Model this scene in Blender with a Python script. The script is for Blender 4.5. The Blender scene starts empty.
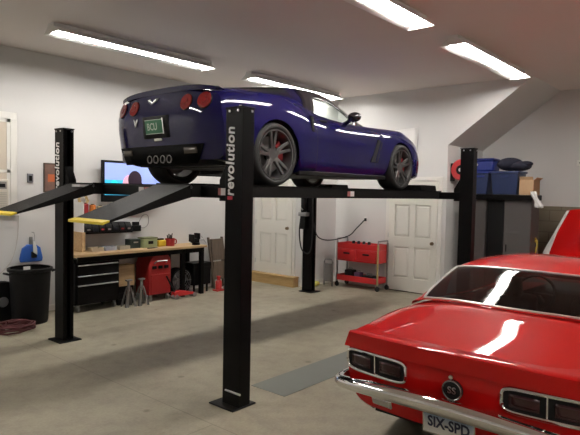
import bpy, bmesh, math, random
import numpy as np
from mathutils import Vector, Matrix
random.seed(4)
SC = bpy.context.scene
COL = SC.collection
PI = math.pi

# ------------------------------------------------------------------ materials
def nodes(m):
    m.use_nodes = True
    return m.node_tree.nodes, m.node_tree.links

def mat(name, col, rough=.5, metal=0., coat=0., noise=0., nscale=8., bump=0., bscale=40., spec=.5, emit=None, estr=0.):
    m = bpy.data.materials.new(name)
    n, l = nodes(m)
    p = n['Principled BSDF']
    p.inputs['Base Color'].default_value = (*col, 1)
    p.inputs['Roughness'].default_value = rough
    p.inputs['Metallic'].default_value = metal
    p.inputs['Specular IOR Level'].default_value = spec
    if coat:
        p.inputs['Coat Weight'].default_value = coat
        p.inputs['Coat Roughness'].default_value = .02
    tc = n.new('ShaderNodeTexCoord')
    if noise:
        t = n.new('ShaderNodeTexNoise'); t.inputs['Scale'].default_value = nscale; t.inputs['Detail'].default_value = 6
        l.new(tc.outputs['Object'], t.inputs['Vector'])
        mx = n.new('ShaderNodeMix'); mx.data_type = 'RGBA'
        a = [max(0, c * (1 - noise)) for c in col]; b = [min(1, c * (1 + noise)) for c in col]
        mx.inputs[6].default_value = (*a, 1); mx.inputs[7].default_value = (*b, 1)
        l.new(t.outputs['Fac'], mx.inputs[0]); l.new(mx.outputs[2], p.inputs['Base Color'])
    if bump:
        t2 = n.new('ShaderNodeTexNoise'); t2.inputs['Scale'].default_value = bscale; t2.inputs['Detail'].default_value = 4
        l.new(tc.outputs['Object'], t2.inputs['Vector'])
        bp = n.new('ShaderNodeBump'); bp.inputs['Strength'].default_value = bump; bp.inputs['Distance'].default_value = .01
        l.new(t2.outputs['Fac'], bp.inputs['Height']); l.new(bp.outputs['Normal'], p.inputs['Normal'])
    if emit:
        p.inputs['Emission Color'].default_value = (*emit, 1)
        p.inputs['Emission Strength'].default_value = estr
    return m

def glass(name, tint, refl=1.0):
    m = bpy.data.materials.new(name)
    n, l = nodes(m); n.clear()
    o = n.new('ShaderNodeOutputMaterial'); mx = n.new('ShaderNodeMixShader')
    tr = n.new('ShaderNodeBsdfTransparent'); tr.inputs['Color'].default_value = (*tint, 1)
    gl = n.new('ShaderNodeBsdfGlossy'); gl.inputs['Roughness'].default_value = .01
    lw = n.new('ShaderNodeLayerWeight'); lw.inputs['Blend'].default_value = .5
    pw = n.new('ShaderNodeMath'); pw.operation = 'POWER'; pw.inputs[1].default_value = 5
    ma = n.new('ShaderNodeMath'); ma.operation = 'MULTIPLY_ADD'; ma.inputs[1].default_value = .9; ma.inputs[2].default_value = .05*refl
    l.new(lw.outputs['Facing'], pw.inputs[0]); l.new(pw.outputs[0], ma.inputs[0]); l.new(ma.outputs[0], mx.inputs[0]); l.new(tr.outputs[0], mx.inputs[1]); l.new(gl.outputs[0], mx.inputs[2])
    l.new(mx.outputs[0], o.inputs[0])
    return m

def concrete_floor():
    m = bpy.data.materials.new('concrete_floor')
    n, l = nodes(m); p = n['Principled BSDF']
    tc = n.new('ShaderNodeTexCoord')
    def noise(s, d, r=.55):
        t = n.new('ShaderNodeTexNoise'); t.inputs['Scale'].default_value = s; t.inputs['Detail'].default_value = d
        t.inputs['Roughness'].default_value = r
        l.new(tc.outputs['Object'], t.inputs['Vector']); return t
    a = noise(.7, 6); b = noise(5, 8, .65); c = noise(45, 3)
    r1 = n.new('ShaderNodeValToRGB')
    r1.color_ramp.elements[0].position = .36; r1.color_ramp.elements[0].color = (.285, .258, .190, 1)
    r1.color_ramp.elements[1].position = .66; r1.color_ramp.elements[1].color = (.40, .366, .276, 1)
    l.new(a.outputs['Fac'], r1.inputs[0])
    r2 = n.new('ShaderNodeValToRGB')
    r2.color_ramp.elements[0].position = .3; r2.color_ramp.elements[0].color = (.72, .72, .72, 1)
    r2.color_ramp.elements[1].position = .55; r2.color_ramp.elements[1].color = (1, 1, 1, 1)
    l.new(b.outputs['Fac'], r2.inputs[0])
    mu = n.new('ShaderNodeMix'); mu.data_type = 'RGBA'; mu.blend_type = 'MULTIPLY'; mu.inputs[0].default_value = .8
    l.new(r1.outputs[0], mu.inputs[6]); l.new(r2.outputs[0], mu.inputs[7])
    r3 = n.new('ShaderNodeValToRGB')
    r3.color_ramp.elements[0].position = .35; r3.color_ramp.elements[0].color = (.88, .88, .88, 1)
    r3.color_ramp.elements[1].position = .65; r3.color_ramp.elements[1].color = (1, 1, 1, 1)
    l.new(c.outputs['Fac'], r3.inputs[0])
    mv = n.new('ShaderNodeMix'); mv.data_type = 'RGBA'; mv.blend_type = 'MULTIPLY'; mv.inputs[0].default_value = 1
    l.new(mu.outputs[2], mv.inputs[6]); l.new(r3.outputs[0], mv.inputs[7])
    # saw-cut joints and small oil spots
    sx = n.new('ShaderNodeSeparateXYZ'); l.new(tc.outputs['Object'], sx.inputs[0])
    def line(out, at):
        a_ = n.new('ShaderNodeMath'); a_.operation = 'ADD'; a_.inputs[1].default_value = -at; l.new(out, a_.inputs[0])
        b_ = n.new('ShaderNodeMath'); b_.operation = 'ABSOLUTE'; l.new(a_.outputs[0], b_.inputs[0])
        c_ = n.new('ShaderNodeMath'); c_.operation = 'LESS_THAN'; c_.inputs[1].default_value = .005; l.new(b_.outputs[0], c_.inputs[0]); return c_
    lx = line(sx.outputs[0], -.41); ly = line(sx.outputs[1], -.17)
    lt = n.new('ShaderNodeMath'); lt.operation = 'LESS_THAN'; lt.inputs[1].default_value = -.41; l.new(sx.outputs[0], lt.inputs[0])
    ml = n.new('ShaderNodeMath'); ml.operation = 'MULTIPLY'; l.new(ly.outputs[0], ml.inputs[0]); l.new(lt.outputs[0], ml.inputs[1])
    mxl = n.new('ShaderNodeMath'); mxl.operation = 'MAXIMUM'; l.new(lx.outputs[0], mxl.inputs[0]); l.new(ml.outputs[0], mxl.inputs[1])
    vo = n.new('ShaderNodeTexVoronoi'); vo.inputs['Scale'].default_value = 2.6; vo.inputs['Randomness'].default_value = 1
    wv = n.new('ShaderNodeMix'); wv.data_type = 'RGBA'; wv.inputs[0].default_value = .06
    l.new(tc.outputs['Object'], wv.inputs[6]); l.new(b.outputs['Color'], wv.inputs[7]); l.new(wv.outputs[2], vo.inputs['Vector'])
    sr = n.new('ShaderNodeValToRGB'); sr.color_ramp.elements[0].position = .06; sr.color_ramp.elements[0].color = (.62, .6, .56, 1); sr.color_ramp.elements[1].position = .11; sr.color_ramp.elements[1].color = (1, 1, 1, 1)
    l.new(vo.outputs['Distance'], sr.inputs[0])
    ms = n.new('ShaderNodeMix'); ms.data_type = 'RGBA'; ms.blend_type = 'MULTIPLY'; ms.inputs[0].default_value = 1
    l.new(mv.outputs[2], ms.inputs[6]); l.new(sr.outputs[0], ms.inputs[7])
    mj = n.new('ShaderNodeMix'); mj.data_type = 'RGBA'; mj.inputs[7].default_value = (.16, .14, .105, 1)
    sc_ = n.new('ShaderNodeMath'); sc_.operation = 'MULTIPLY'; sc_.inputs[1].default_value = .6; l.new(mxl.outputs[0], sc_.inputs[0])
    l.new(sc_.outputs[0], mj.inputs[0]); l.new(ms.outputs[2], mj.inputs[6])
    l.new(mj.outputs[2], p.inputs['Base Color'])
    p.inputs['Roughness'].default_value = .5
    return m

def blocks():
    m = bpy.data.materials.new('concrete_block')
    n, l = nodes(m); p = n['Principled BSDF']
    tc = n.new('ShaderNodeTexCoord'); mp = n.new('ShaderNodeMapping'); mp.inputs['Rotation'].default_value = (PI/2, 0, PI/2)
    sp = n.new('ShaderNodeSeparateXYZ'); cb = n.new('ShaderNodeCombineXYZ')
    l.new(tc.outputs['Object'], sp.inputs[0]); l.new(sp.outputs[1], cb.inputs[0]); l.new(sp.outputs[2], cb.inputs[1])
    b = n.new('ShaderNodeTexBrick')
    b.inputs['Color1'].default_value = (.20, .17, .12, 1); b.inputs['Color2'].default_value = (.225, .19, .135, 1); b.inputs['Mortar'].default_value = (.15, .125, .09, 1)
    b.inputs['Scale'].default_value = 1; b.inputs['Brick Width'].default_value = .4; b.inputs['Row Height'].default_value = .2; b.inputs['Mortar Size'].default_value = .008
    l.new(cb.outputs[0], b.inputs['Vector']); l.new(b.outputs['Color'], p.inputs['Base Color']); p.inputs['Roughness'].default_value = .9
    return m

def wood(name, c1, c2, axis=0, scale=3.):
    m = bpy.data.materials.new(name)
    n, l = nodes(m); p = n['Principled BSDF']
    tc = n.new('ShaderNodeTexCoord'); mp = n.new('ShaderNodeMapping')
    s = [14., 14., 14.]; s[axis] = 1.2
    mp.inputs['Scale'].default_value = s
    t = n.new('ShaderNodeTexNoise'); t.inputs['Scale'].default_value = scale; t.inputs['Detail'].default_value = 5
    l.new(tc.outputs['Object'], mp.inputs[0]); l.new(mp.outputs[0], t.inputs['Vector'])
    r = n.new('ShaderNodeValToRGB'); r.color_ramp.elements[0].color = (*c1, 1); r.color_ramp.elements[1].color = (*c2, 1)
    r.color_ramp.elements[0].position = .3; r.color_ramp.elements[1].position = .7
    l.new(t.outputs['Fac'], r.inputs[0]); l.new(r.outputs[0], p.inputs['Base Color']); p.inputs['Roughness'].default_value = .55
    return m

WALL = mat('wall_paint', (.665, .66, .648), .75, noise=.02, nscale=2, bump=.04, bscale=120)
CEIL = mat('ceiling_paint', (.74, .69, .655), .85, noise=.02, nscale=2)
TRIMW = mat('white_trim', (.78, .77, .73), .45)
DOORW = mat('white_door_paint', (.80, .79, .73), .4)
FLOOR = concrete_floor()
BLOCK = blocks()
BLACK = mat('black_powder_coat', (.003, .0027, .003), .4, bump=.05, bscale=200, spec=.13)
BLACKP = mat('black_plastic', (.006, .006, .0065), .5, spec=.2)
DARK = mat('dark_rubber', (.02, .019, .019), .8, noise=.2)
GREYM = mat('grey_steel', (.30, .30, .30), .4, metal=.7)
STEEL = mat('bright_steel', (.62, .62, .62), .28, metal=1.)
BRIGHT = mat('bright_trim', (.75, .74, .72), .3, metal=.6)
CHROME = mat('chrome', (.82, .82, .82), .06, metal=1.)
BRASS = mat('antique_brass', (.25, .19, .12), .35, metal=1.)
YEL = mat('yellow_paint', (.85, .66, .03), .45)
WHITEP = mat('white_plastic', (.78, .77, .74), .4)
RED = mat('red_enamel', (.52, .018, .02), .35, coat=.3)
REDC = mat('dull_red_enamel', (.33, .012, .013), .45)
BLUED = mat('dustpan_blue', (.02, .11, .46), .45)
REDD = mat('dark_red_enamel', (.30, .015, .018), .5)
WOODT = wood('bench_wood', (.46, .30, .15), (.62, .44, .25))
WOODS = wood('step_wood', (.40, .26, .10), (.52, .36, .16), axis=1)
PLY = wood('plywood', (.42, .27, .13), (.55, .38, .2))
CARD = mat('cardboard', (.42, .28, .16), .8, noise=.06)
BLUEP = mat('car_paint_blue', (.0032, .0020, .048), .5, coat=.85, spec=.04)
REDP = mat('car_paint_red', (.47, .0045, .004), .45, coat=.75, spec=.04)
GAP = mat('panel_gap', (.004, .004, .004), .9)
G_SIDE = glass('clear_glass', (.86, .90, .88))
G_DARK = glass('tinted_glass', (.10, .11, .12))
G_REAR = glass('rear_glass', (.15, .165, .165), .7)
SATIN = mat('satin_black', (.002, .002, .002), .6, spec=.05)
TAILR = mat('red_lens', (.22, .006, .009), .12, coat=1.)
TAILD = mat('dark_red_lens', (.028, .003, .005), .25, coat=.3)
LEATH = mat('black_upholstery', (.018, .017, .017), .55)
TUBE = mat('lamp_tube', (1, 1, 1), .4, emit=(1., .955, .90), estr=32.)
REFL = mat('lamp_reflector', (.88, .88, .86), .35)
GREYCAB = mat('grey_cabinet_paint', (.062, .057, .056), .5)
NAVY = mat('navy_fabric', (.006, .007, .02), .85, bump=.3, bscale=20)
BLUEB = mat('bright_blue_plastic', (.007, .018, .15), .4)
BLUET = mat('blue_tote_plastic', (.016, .026, .075), .35)
WHITEC = mat('white_cloth', (.75, .75, .74), .9)
GUN = mat('gunmetal_wheel', (.17, .166, .166), .3, metal=.85)
RUNW = mat('runway_plate', (.006, .0058, .0058), .55, spec=.12, bump=.3, bscale=60)

# ------------------------------------------------------------------ mesh builder
class B:
    def __init__(s): s.v = []; s.f = []; s.mi = []; s.m = 0
    def add(s, vs, fs):
        o = len(s.v); s.v += [tuple(map(float, v)) for v in vs]
        s.f += [tuple(o + i for i in f) for f in fs]; s.mi += [s.m] * len(fs)
        return s
    def box(s, c, d, rot=None):
        x, y, z = d[0]/2, d[1]/2, d[2]/2
        vs = [Vector((a*x, b*y, e*z)) for a in (-1, 1) for b in (-1, 1) for e in (-1, 1)]
        if rot is not None: vs = [rot @ v for v in vs]
        vs = [v + Vector(c) for v in vs]
        return s.add(vs, [(0,1,3,2), (4,6,7,5), (0,4,5,1), (2,3,7,6), (0,2,6,4), (1,5,7,3)])
    def bb(s, x0, x1, y0, y1, z0, z1):
        return s.box(((x0+x1)/2, (y0+y1)/2, (z0+z1)/2), (abs(x1-x0), abs(y1-y0), abs(z1-z0)))
    def cyl(s, p0, p1, r0, r1=None, n=16, caps=True):
        r1 = r0 if r1 is None else r1
        p0, p1 = Vector(p0), Vector(p1); a = (p1-p0).normalized()
        u = a.orthogonal().normalized(); w = a.cross(u)
        vs = []
        for p, r in ((p0, r0), (p1, r1)):
            vs += [p + r*(math.cos(2*PI*i/n)*u + math.sin(2*PI*i/n)*w) for i in range(n)]
        fs = [(i, (i+1) % n, n+(i+1) % n, n+i) for i in range(n)]
        if caps: fs += [tuple(range(n-1, -1, -1)), tuple(range(n, 2*n))]
        return s.add(vs, fs)
    def tube(s, pts, r, n=8, closed=False, smooth=0):
        pts = [Vector(p) for p in pts]
        if smooth:
            q = []
            m = len(pts)
            for i in range(m if closed else m-1):
                p0 = pts[(i-1) % m] if closed or i else pts[0]; p1 = pts[i]; p2 = pts[(i+1) % m]
                p3 = pts[(i+2) % m] if closed or i+2 < m else pts[-1]
                for k in range(smooth):
                    t = k/smooth
                    q.append(.5*((2*p1)+(p2-p0)*t+(2*p0-5*p1+4*p2-p3)*t*t+(3*p1-p0-3*p2+p3)*t**3))
            if not closed: q.append(pts[-1])
            pts = q
        m = len(pts); vs = []
        up = None
        for i, p in enumerate(pts):
            if closed: d = pts[(i+1) % m]-pts[i-1]
            else: d = pts[min(i+1, m-1)]-pts[max(i-1, 0)]
            d.normalize()
            if up is None: u = d.orthogonal().normalized()
            else:
                u = up-d*up.dot(d); u = u.normalized() if u.length > 1e-6 else d.orthogonal().normalized()
            up = u; w = d.cross(u)
            vs += [p+r*(math.cos(2*PI*k/n)*u+math.sin(2*PI*k/n)*w) for k in range(n)]
        fs = []
        for i in range(m if closed else m-1):
            a, b = i*n, ((i+1) % m)*n
            fs += [(a+k, a+(k+1) % n, b+(k+1) % n, b+k) for k in range(n)]
        if not closed: fs += [tuple(range(n-1, -1, -1)), tuple(range((m-1)*n, m*n))]
        return s.add(vs, fs)
    def lathe(s, prof, o=(0,0,0), axis='z', n=32):
        # prof: list of (radius, height)
        vs = []
        for r, h in prof:
            for i in range(n):
                a = 2*PI*i/n; c, d = r*math.cos(a), r*math.sin(a)
                v = (c, d, h) if axis == 'z' else ((c, h, d) if axis == 'y' else (h, c, d))
                vs.append(Vector(v)+Vector(o))
        fs = []
        for j in range(len(prof)-1):
            fs += [(j*n+i, j*n+(i+1) % n, (j+1)*n+(i+1) % n, (j+1)*n+i) for i in range(n)]
        return s.add(vs, fs)
    def prism(s, poly, a0, a1, axis='x'):
        # poly: 2D points; extruded along axis
        def mk(p, a):
            return (a, p[0], p[1]) if axis == 'x' else ((p[0], a, p[1]) if axis == 'y' else (p[0], p[1], a))
        n = len(poly)
        vs = [mk(p, a0) for p in poly]+[mk(p, a1) for p in poly]
        return s.add(vs, [tuple(range(n-1, -1, -1)), tuple(range(n, 2*n))]+[(i, (i+1) % n, n+(i+1) % n, n+i) for i in range(n)])
    def grid(s, P, close_v=False):
        # P[i][j]
        a, b = len(P), len(P[0])
        vs = [p for r in P for p in r]
        fs = []
        for i in range(a-1):
            for j in range(b if close_v else b-1):
                fs.append((i*b+j, i*b+(j+1) % b, (i+1)*b+(j+1) % b, (i+1)*b+j))
        return s.add(vs, fs)
    def ball(s, c, r, n=16, m=10):
        rx, ry, rz = (r, r, r) if not hasattr(r, '__len__') else r
        P = [[(c[0]+rx*math.sin(PI*i/m)*math.cos(2*PI*j/n), c[1]+ry*math.sin(PI*i/m)*math.sin(2*PI*j/n), c[2]+rz*math.cos(PI*i/m)) for j in range(n)] for i in range(m+1)]
        return s.grid(P, True)
    def build(s, name, mats, parent=None, bevel=0., angle=40, merge=True, subsurf=0, thick=0.):
        me = bpy.data.meshes.new(name)
        me.from_pydata(s.v, [], s.f)
        mats = mats if isinstance(mats, (list, tuple)) else [mats]
        for m in mats: me.materials.append(m)
        for p, i in zip(me.polygons, s.mi): p.material_index = min(i, len(mats)-1)
        bm = bmesh.new(); bm.from_mesh(me)
        if merge: bmesh.ops.remove_doubles(bm, verts=bm.verts, dist=1e-5)
        bmesh.ops.dissolve_degenerate(bm, edges=bm.edges, dist=1e-6)
        bmesh.ops.recalc_face_normals(bm, faces=bm.faces)
        bm.to_mesh(me); bm.free()
        me.polygons.foreach_set('use_smooth', [True]*len(me.polygons))
        me.set_sharp_from_angle(angle=math.radians(angle))
        o = bpy.data.objects.new(name, me); COL.objects.link(o)
        if parent: o.parent = parent
        if thick:
            md = o.modifiers.new('t', 'SOLIDIFY'); md.thickness = thick; md.offset = 0
        if bevel:
            md = o.modifiers.new('b', 'BEVEL'); md.width = bevel; md.segments = 2; md.limit_method = 'ANGLE'; md.angle_limit = math.radians(50)
        if subsurf:
            md = o.modifiers.new('s', 'SUBSURF'); md.levels = subsurf; md.render_levels = subsurf
        return o

def tag(o, label=None, cat=None, group=None, kind=None):
    if label: o['label'] = label
    if cat: o['category'] = cat
    if group: o['group'] = group
    if kind: o['kind'] = kind
    return o

def thing(name, label, cat, loc=(0,0,0), rz=0., group=None):
    o = bpy.data.objects.new(name, None); COL.objects.link(o)
    o.empty_display_size = .1
    o.location = loc; o.rotation_euler = (0, 0, rz)
    return tag(o, label, cat, group)

def part_empty(name, parent, loc=(0,0,0), rz=0.):
    o = bpy.data.objects.new(name, None); COL.objects.link(o); o.parent = parent; o.location = loc; o.rotation_euler = (0,0,rz)
    return o

def struct(name, b, m, **k):
    o = b.build(name, m, **k); o['kind'] = 'structure'; return o

def copy_tree(o, parent=None):
    c = o.copy(); COL.objects.link(c)
    if parent: c.parent = parent
    for ch in list(o.children): copy_tree(ch, c)
    return c

def text(name, body, size, M, m, parent, extrude=.002, shear=0., spacing=1., sx=1., bold=.012):
    cu = bpy.data.curves.new(name, 'FONT'); cu.body = body; cu.size = size; cu.extrude = extrude; cu.shear = shear
    cu.align_x = 'CENTER'; cu.align_y = 'CENTER'; cu.space_character = spacing; cu.resolution_u = 3; cu.offset = size*bold
    t = bpy.data.objects.new('tmp', cu); COL.objects.link(t)
    bpy.context.view_layer.update()
    dg = bpy.context.evaluated_depsgraph_get()
    me = bpy.data.meshes.new_from_object(t.evaluated_get(dg))
    bpy.data.objects.remove(t)
    me.transform(Matrix.Diagonal((sx, 1, 1, 1))); me.transform(M)
    me.materials.clear(); me.materials.append(m)
    o = bpy.data.objects.new(name, me); COL.objects.link(o); o.parent = parent
    return o

def frame(xaxis, yaxis, o):
    x = Vector(xaxis).normalized(); y = Vector(yaxis).normalized(); z = x.cross(y)
    return Matrix(((x.x, y.x, z.x, o[0]), (x.y, y.y, z.y, o[1]), (x.z, y.z, z.z, o[2]), (0, 0, 0, 1)))
# ------------------------------------------------------------------ camera
cam = bpy.data.cameras.new('camera'); co = bpy.data.objects.new('camera', cam); COL.objects.link(co)
cam.sensor_width = 36; cam.lens = 553.86/580*36; cam.clip_start = .05
fw, rt, up = (.758, .65062, -.04612), (.65188, -.75807, .01962), (.02219, .04494, .99874)
co.matrix_world = Matrix(((rt[0], up[0], -fw[0], -3.2833), (rt[1], up[1], -fw[1], -3.3916), (rt[2], up[2], -fw[2], 1.8398), (0, 0, 0, 1)))
SC.camera = co

CE = 3.777; XB = 6.04; XA = 7.63; YL = 4.65; XE = 4.95; YJ = 3.36; YR = -6.4; XF = -6.2
# ------------------------------------------------------------------ shell
struct('floor', B().bb(XF-.1, XA+.1, YR-.1, YL+.1, -.12, 0), FLOOR)
struct('ceiling', B().bb(XF-.1, XA+.1, YR-.1, YL+.1, CE, CE+.1), CEIL)
struct('wall_left', B().bb(XF-.1, XE, YL, YL+.1, 0, CE), WALL)
struct('wall_entry', B().bb(XE, XE+.1, YJ, YL+.1, 0, CE), WALL)
struct('wall_jog', B().bb(XE+.1, XB+.1, YJ, YJ+.1, 0, CE), WALL)
struct('wall_back', B().prism([(YJ, 0), (YJ, CE), (-.47, CE), (.94, 2.73), (.94, 0)], XB, XB+.1), WALL)
struct('wall_alcove_side', B().bb(XB+.1, XA, .94, 1.04, 0, 2.80), WALL)
struct('wall_alcove', B().bb(XA, XA+.1, YR, 1.04, 0, CE), WALL)
struct('ceiling_slope', B().prism([(.94, 2.73), (-.47, CE), (-.35, CE), (1.04, 2.75)], XB+.1, XA), WALL)
struct('wall_right', B().bb(XF-.1, XA+.1, YR-.1, YR, 0, CE), WALL)
struct('wall_front', B().bb(XF-.1, XF, YR, YL, 0, CE), WALL)
struct('wall_block', B().bb(7.48, XA, -5.0, .9, 0, 1.67), BLOCK)
struct('baseboard_left', B().bb(XF, XE-.2, YL-.012, YL, 0, .09), TRIMW)
struct('baseboard_jog', B().bb(XE+.02, XB, YJ-.012, YJ, 0, .10), TRIMW)
struct('baseboard_back', B().bb(XB-.012, XB, 2.18, YJ-.012, 0, .09), TRIMW)
struct('baseboard_entry', B().bb(XE-.012, XE, YJ, 3.41, 0, .09), TRIMW)

def panel_door(name, x, y0, y1, z0, z1, rows, cas_l, cas_r, knob, hinge_side):
    """six panel door facing -x ; y1>y0"""
    d = B()
    d.bb(x-.012, x+.0, y0, y1, z0, z1)
    w = y1-y0; cols = [(y0+.12*w, y0+.445*w), (y0+.555*w, y0+.88*w)]
    zs = [z0]+[v for r in rows for v in r]+[z1]
    # stiles and rails in front of the recessed field
    f = .024
    for a, b in ((y0, cols[0][0]), (cols[0][1], cols[1][0]), (cols[1][1], y1)): d.bb(x-.012-f, x-.012, a, b, z0, z1)
    for k in range(0, len(zs), 2):
        for c in cols: d.bb(x-.012-f, x-.012, c[0], c[1], zs[k], zs[k+1])
    o = d.build(name, DOORW, bevel=.003); o['kind'] = 'structure'
    p = B()
    for c in cols:
        for r in rows:
            i = .045
            P0 = [(x-.0125, c[0]+.015, r[0]+.015), (x-.0125, c[1]-.015, r[0]+.015), (x-.0125, c[1]-.015, r[1]-.015), (x-.0125, c[0]+.015, r[1]-.015)]
            P1 = [(x-.030, c[0]+i, r[0]+i), (x-.030, c[1]-i, r[0]+i), (x-.030, c[1]-i, r[1]-i), (x-.030, c[0]+i, r[1]-i)]
            p.add(P0+P1, [(0,1,5,4), (1,2,6,5), (2,3,7,6), (3,0,4,7), (4,5,6,7)])
    p.build('panel', DOORW, o, angle=8)
    k = B(); ky, kz = knob
    k.lathe([(0, -.095), (.02, -.093), (.029, -.08), (.027, -.065), (.012, -.055), (.012, -.04), (.032, -.04), (.032, -.034)], (x, ky, kz), 'x', 20)
    k.build('knob', BRASS, o)
    for hz in (z0+.22, (z0+z1)/2, z1-.22):
        B().cyl((x-.042, hinge_side, hz-.045), (x-.042, hinge_side, hz+.045), .008, n=8).build('hinge', STEEL, o)
    return o

def casing(name, x, y0, y1, z0, z1, w=.075):
    b = B()
    b.bb(x-.022, x, y0-w, y0-.004, z0, z1+.004); b.bb(x-.022, x, y1+.004, y1+w, z0, z1+.004); b.bb(x-.022, x, y0-w, y1+w, z1+.004, z1+w)
    return struct(name, b, TRIMW, bevel=.004)

panel_door('door_2', XB, 1.09, 2.08, .02, 2.08, [(.265, .85), (1.03, 1.645), (1.74, 1.96)], 0, 0, (1.17, .95), 2.083)
casing('trim_1', XB, 1.09, 2.08, 0, 2.09)
struct('trim_2', B().bb(XB-.03, XB, 1.10, 2.07, 0, .018), mat('bronze_threshold', (.05, .035, .025), .5))
panel_door('door_1', XE, 3.59, 4.555, .20, 2.24, [(.40, 1.02), (1.26, 1.86), (1.96, 2.14)], 0, 0, (3.70, 1.125), 4.56)
casing('trim_3', XE, 3.59, 4.555, .2, 2.25, .07)
st = thing('entry_step', 'low tan wooden step on the floor under the white door', 'step', (4.8, 3.98, 0))
B().bb(-.02, .15, -.56, .66, .165, .20).build('tread', WOODS, st, bevel=.004)
B().bb(0, .03, -.55, .65, 0, .165).build('riser', WOODS, st)
B().bb(.03, .15, -.55, -.52, 0, .165).build('side_board', WOODS, st)

# window on the left wall with shade and air conditioner
wi = B(); wx0, wx1, wz0, wz1 = -1.05, .05, 1.50, 2.78
wi.bb(wx0-.09, wx0, YL-.025, YL, wz0-.03, wz1); wi.bb(wx1, wx1+.09, YL-.025, YL, wz0-.03, wz1)
wi.bb(wx0-.09, wx1+.09, YL-.025, YL, wz1, wz1+.09); wi.bb(wx0-.11, wx1+.11, YL-.05, YL, wz0-.07, wz0-.03)
wo = struct('window_1', wi, TRIMW, bevel=.004)
sa = B(); sa.bb(wx0, wx1, YL-.015, YL-.008, 2.03, 2.07); sa.bb(wx0, wx0+.045, YL-.015, YL-.004, wz0-.03, wz1); sa.bb(wx1-.045, wx1, YL-.015, YL-.004, wz0-.03, wz1); sa.bb(wx0, wx1, YL-.015, YL-.004, wz1-.05, wz1)
sa.build('sash', TRIMW, wo)
B().bb(wx0+.045, wx1-.045, YL-.008, YL-.002, wz0-.03, wz1-.05).build('shade', mat('window_shade', (.60, .53, .44), .9), wo)
ac = thing('air_conditioner', 'white window air conditioner in the lower part of the shaded window', 'air conditioner', (-.36, YL-.06, 1.475))
B().bb(-.33, .33, -.10, .045, 0, .46).build('housing', mat('ac_plastic', (.66, .62, .54), .5), ac, bevel=.012)
g = B()
for i in range(11): g.bb(-.30, .30, -.106, -.10, .03+i*.024, .042+i*.024)
g.build('grille', mat('ac_grille', (.5, .47, .42), .6), ac)
g = B(); g.bb(-.30, .30, -.104, -.10, .33, .43); g.build('vent', mat('ac_vent', (.25, .23, .21), .6), ac)
B().bb(.17, .28, -.107, -.103, .35, .40).build('control_panel', BLACKP, ac)

# ------------------------------------------------------------------ strip lights
def strip_light(label, x, y, L=2.44):
    t = thing('strip_light', label, 'ceiling light', (x, y, CE), 0, 'ceiling strip lights')
    h = B(); h.prism([(-.065, 0), (.065, 0), (.065, -.045), (-.065, -.045)], -L/2, L/2); h.build('housing', WHITEP, t)
    r = B()
    P = []
    for yy, zz in ((-.165, -.118), (-.075, -.046), (.075, -.046), (.165, -.118)):
        P.append([(-L/2, yy, zz), (L/2, yy, zz)])
    r.grid(P); r.build('reflector', REFL, t, thick=.003)
    for sx in (-1, 1):
        c = B(); c.prism([(-.165, -.118), (-.07, -.044), (.07, -.044), (.165, -.118)], sx*L/2-.006, sx*L/2+.006)
        c.build('end_cap', WHITEP, t)
    for s in (-1, 1):
        B().cyl((-L/2+.03, s*.062, -.085), (L/2-.03, s*.062, -.085), .019, n=10).build('tube', TUBE, t)
    return t
strip_light('long white strip light over the workbench, left of the lifted blue car', 1.10, 3.1)
strip_light('strip light partly hidden behind the roof of the lifted blue car', 4.36, 3.07)
strip_light('strip light at the top edge over the blue car hood', 1.08, -.44)
strip_light('strip light ending at the sloped ceiling of the alcove', 4.36, -.42)
# lights of the same rows that stand behind the photographer
strip_light('strip light over the red car, outside the picture', 2.6, -4.0)
strip_light('strip light behind the photographer on the far right row', -2.6, -4.9)
strip_light('strip light behind the photographer on the left row', -2.6, 3.1)
# ------------------------------------------------------------------ four post lift
W, L, H = 3.007, 4.737, 2.541
ZR = 1.895
lift = thing('four_post_lift', 'black four-post car lift standing on the concrete floor under the blue car', 'car lift', (0, 0, 0))
def post(x, y, sy, sx, letter):
    # sy: direction to the inside of the lift, sx: direction of the plate's longer overhang
    a, b = .066, .099           # half sizes in x, y
    p = B()
    p.bb(x-a, x+a, y-sy*b-.004 if sy > 0 else y-sy*b-.004, y-sy*b+.004, 0.012, H-.012)  # outer web
    p.bb(x-a, x-a+.006, y-b, y+b, .012, H-.012); p.bb(x+a-.006, x+a, y-b, y+b, .012, H-.012)
    p.bb(x-a, x-.022, y+sy*b-.003, y+sy*b+.003, .012, H-.012); p.bb(x+.022, x+a, y+sy*b-.003, y+sy*b+.003, .012, H-.012)
    p.bb(x-.03, x+.03, y+sy*.02-.006, y+sy*.02+.006, .012, H-.012)
    o = p.build('post', BLACK, lift, bevel=.003)
    B().bb(x-.150, x+.130, y-sy*.115, y+sy*.185, 0, .014).build('base_plate', BLACK, o, bevel=.006)
    c = B(); c.bb(x-a-.008, x+a+.008, y-b-.008, y+b+.008, H-.012, H)
    c.build('top_cap', BLACK, o, bevel=.003)
    for q in ((x-a-.006, y+.05), (x-a-.006, y-.05)):
        B().cyl((q[0], q[1], H-.035), (q[0]-.008, q[1], H-.035), .011, n=8).build('bolt', STEEL, o)
    B().cyl((x+.035, y-b-.004, H-.035), (x+.035, y-b-.012, H-.035), .011, n=8).build('bolt', STEEL, o)
    B().cyl((x, y, H), (x, y, H+.022), .012, n=8).build('bolt', STEEL, o)
    if letter:
        M = frame((0, 0, 1), (0, 1, 0), (x-a-.002, y+.040, 2.085))
        text('lettering', 'revolution', .142, M, mat('white_lettering', (.9, .9, .9), .5), o, shear=.12, spacing=1.04, sx=.94, bold=.02)
        B().bb(x-a-.004, x-a, y+.012, y+.070, 1.765, 1.795).build('red_mark', mat('red_lettering', (.55, .03, .06), .5), o)
    return o
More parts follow.
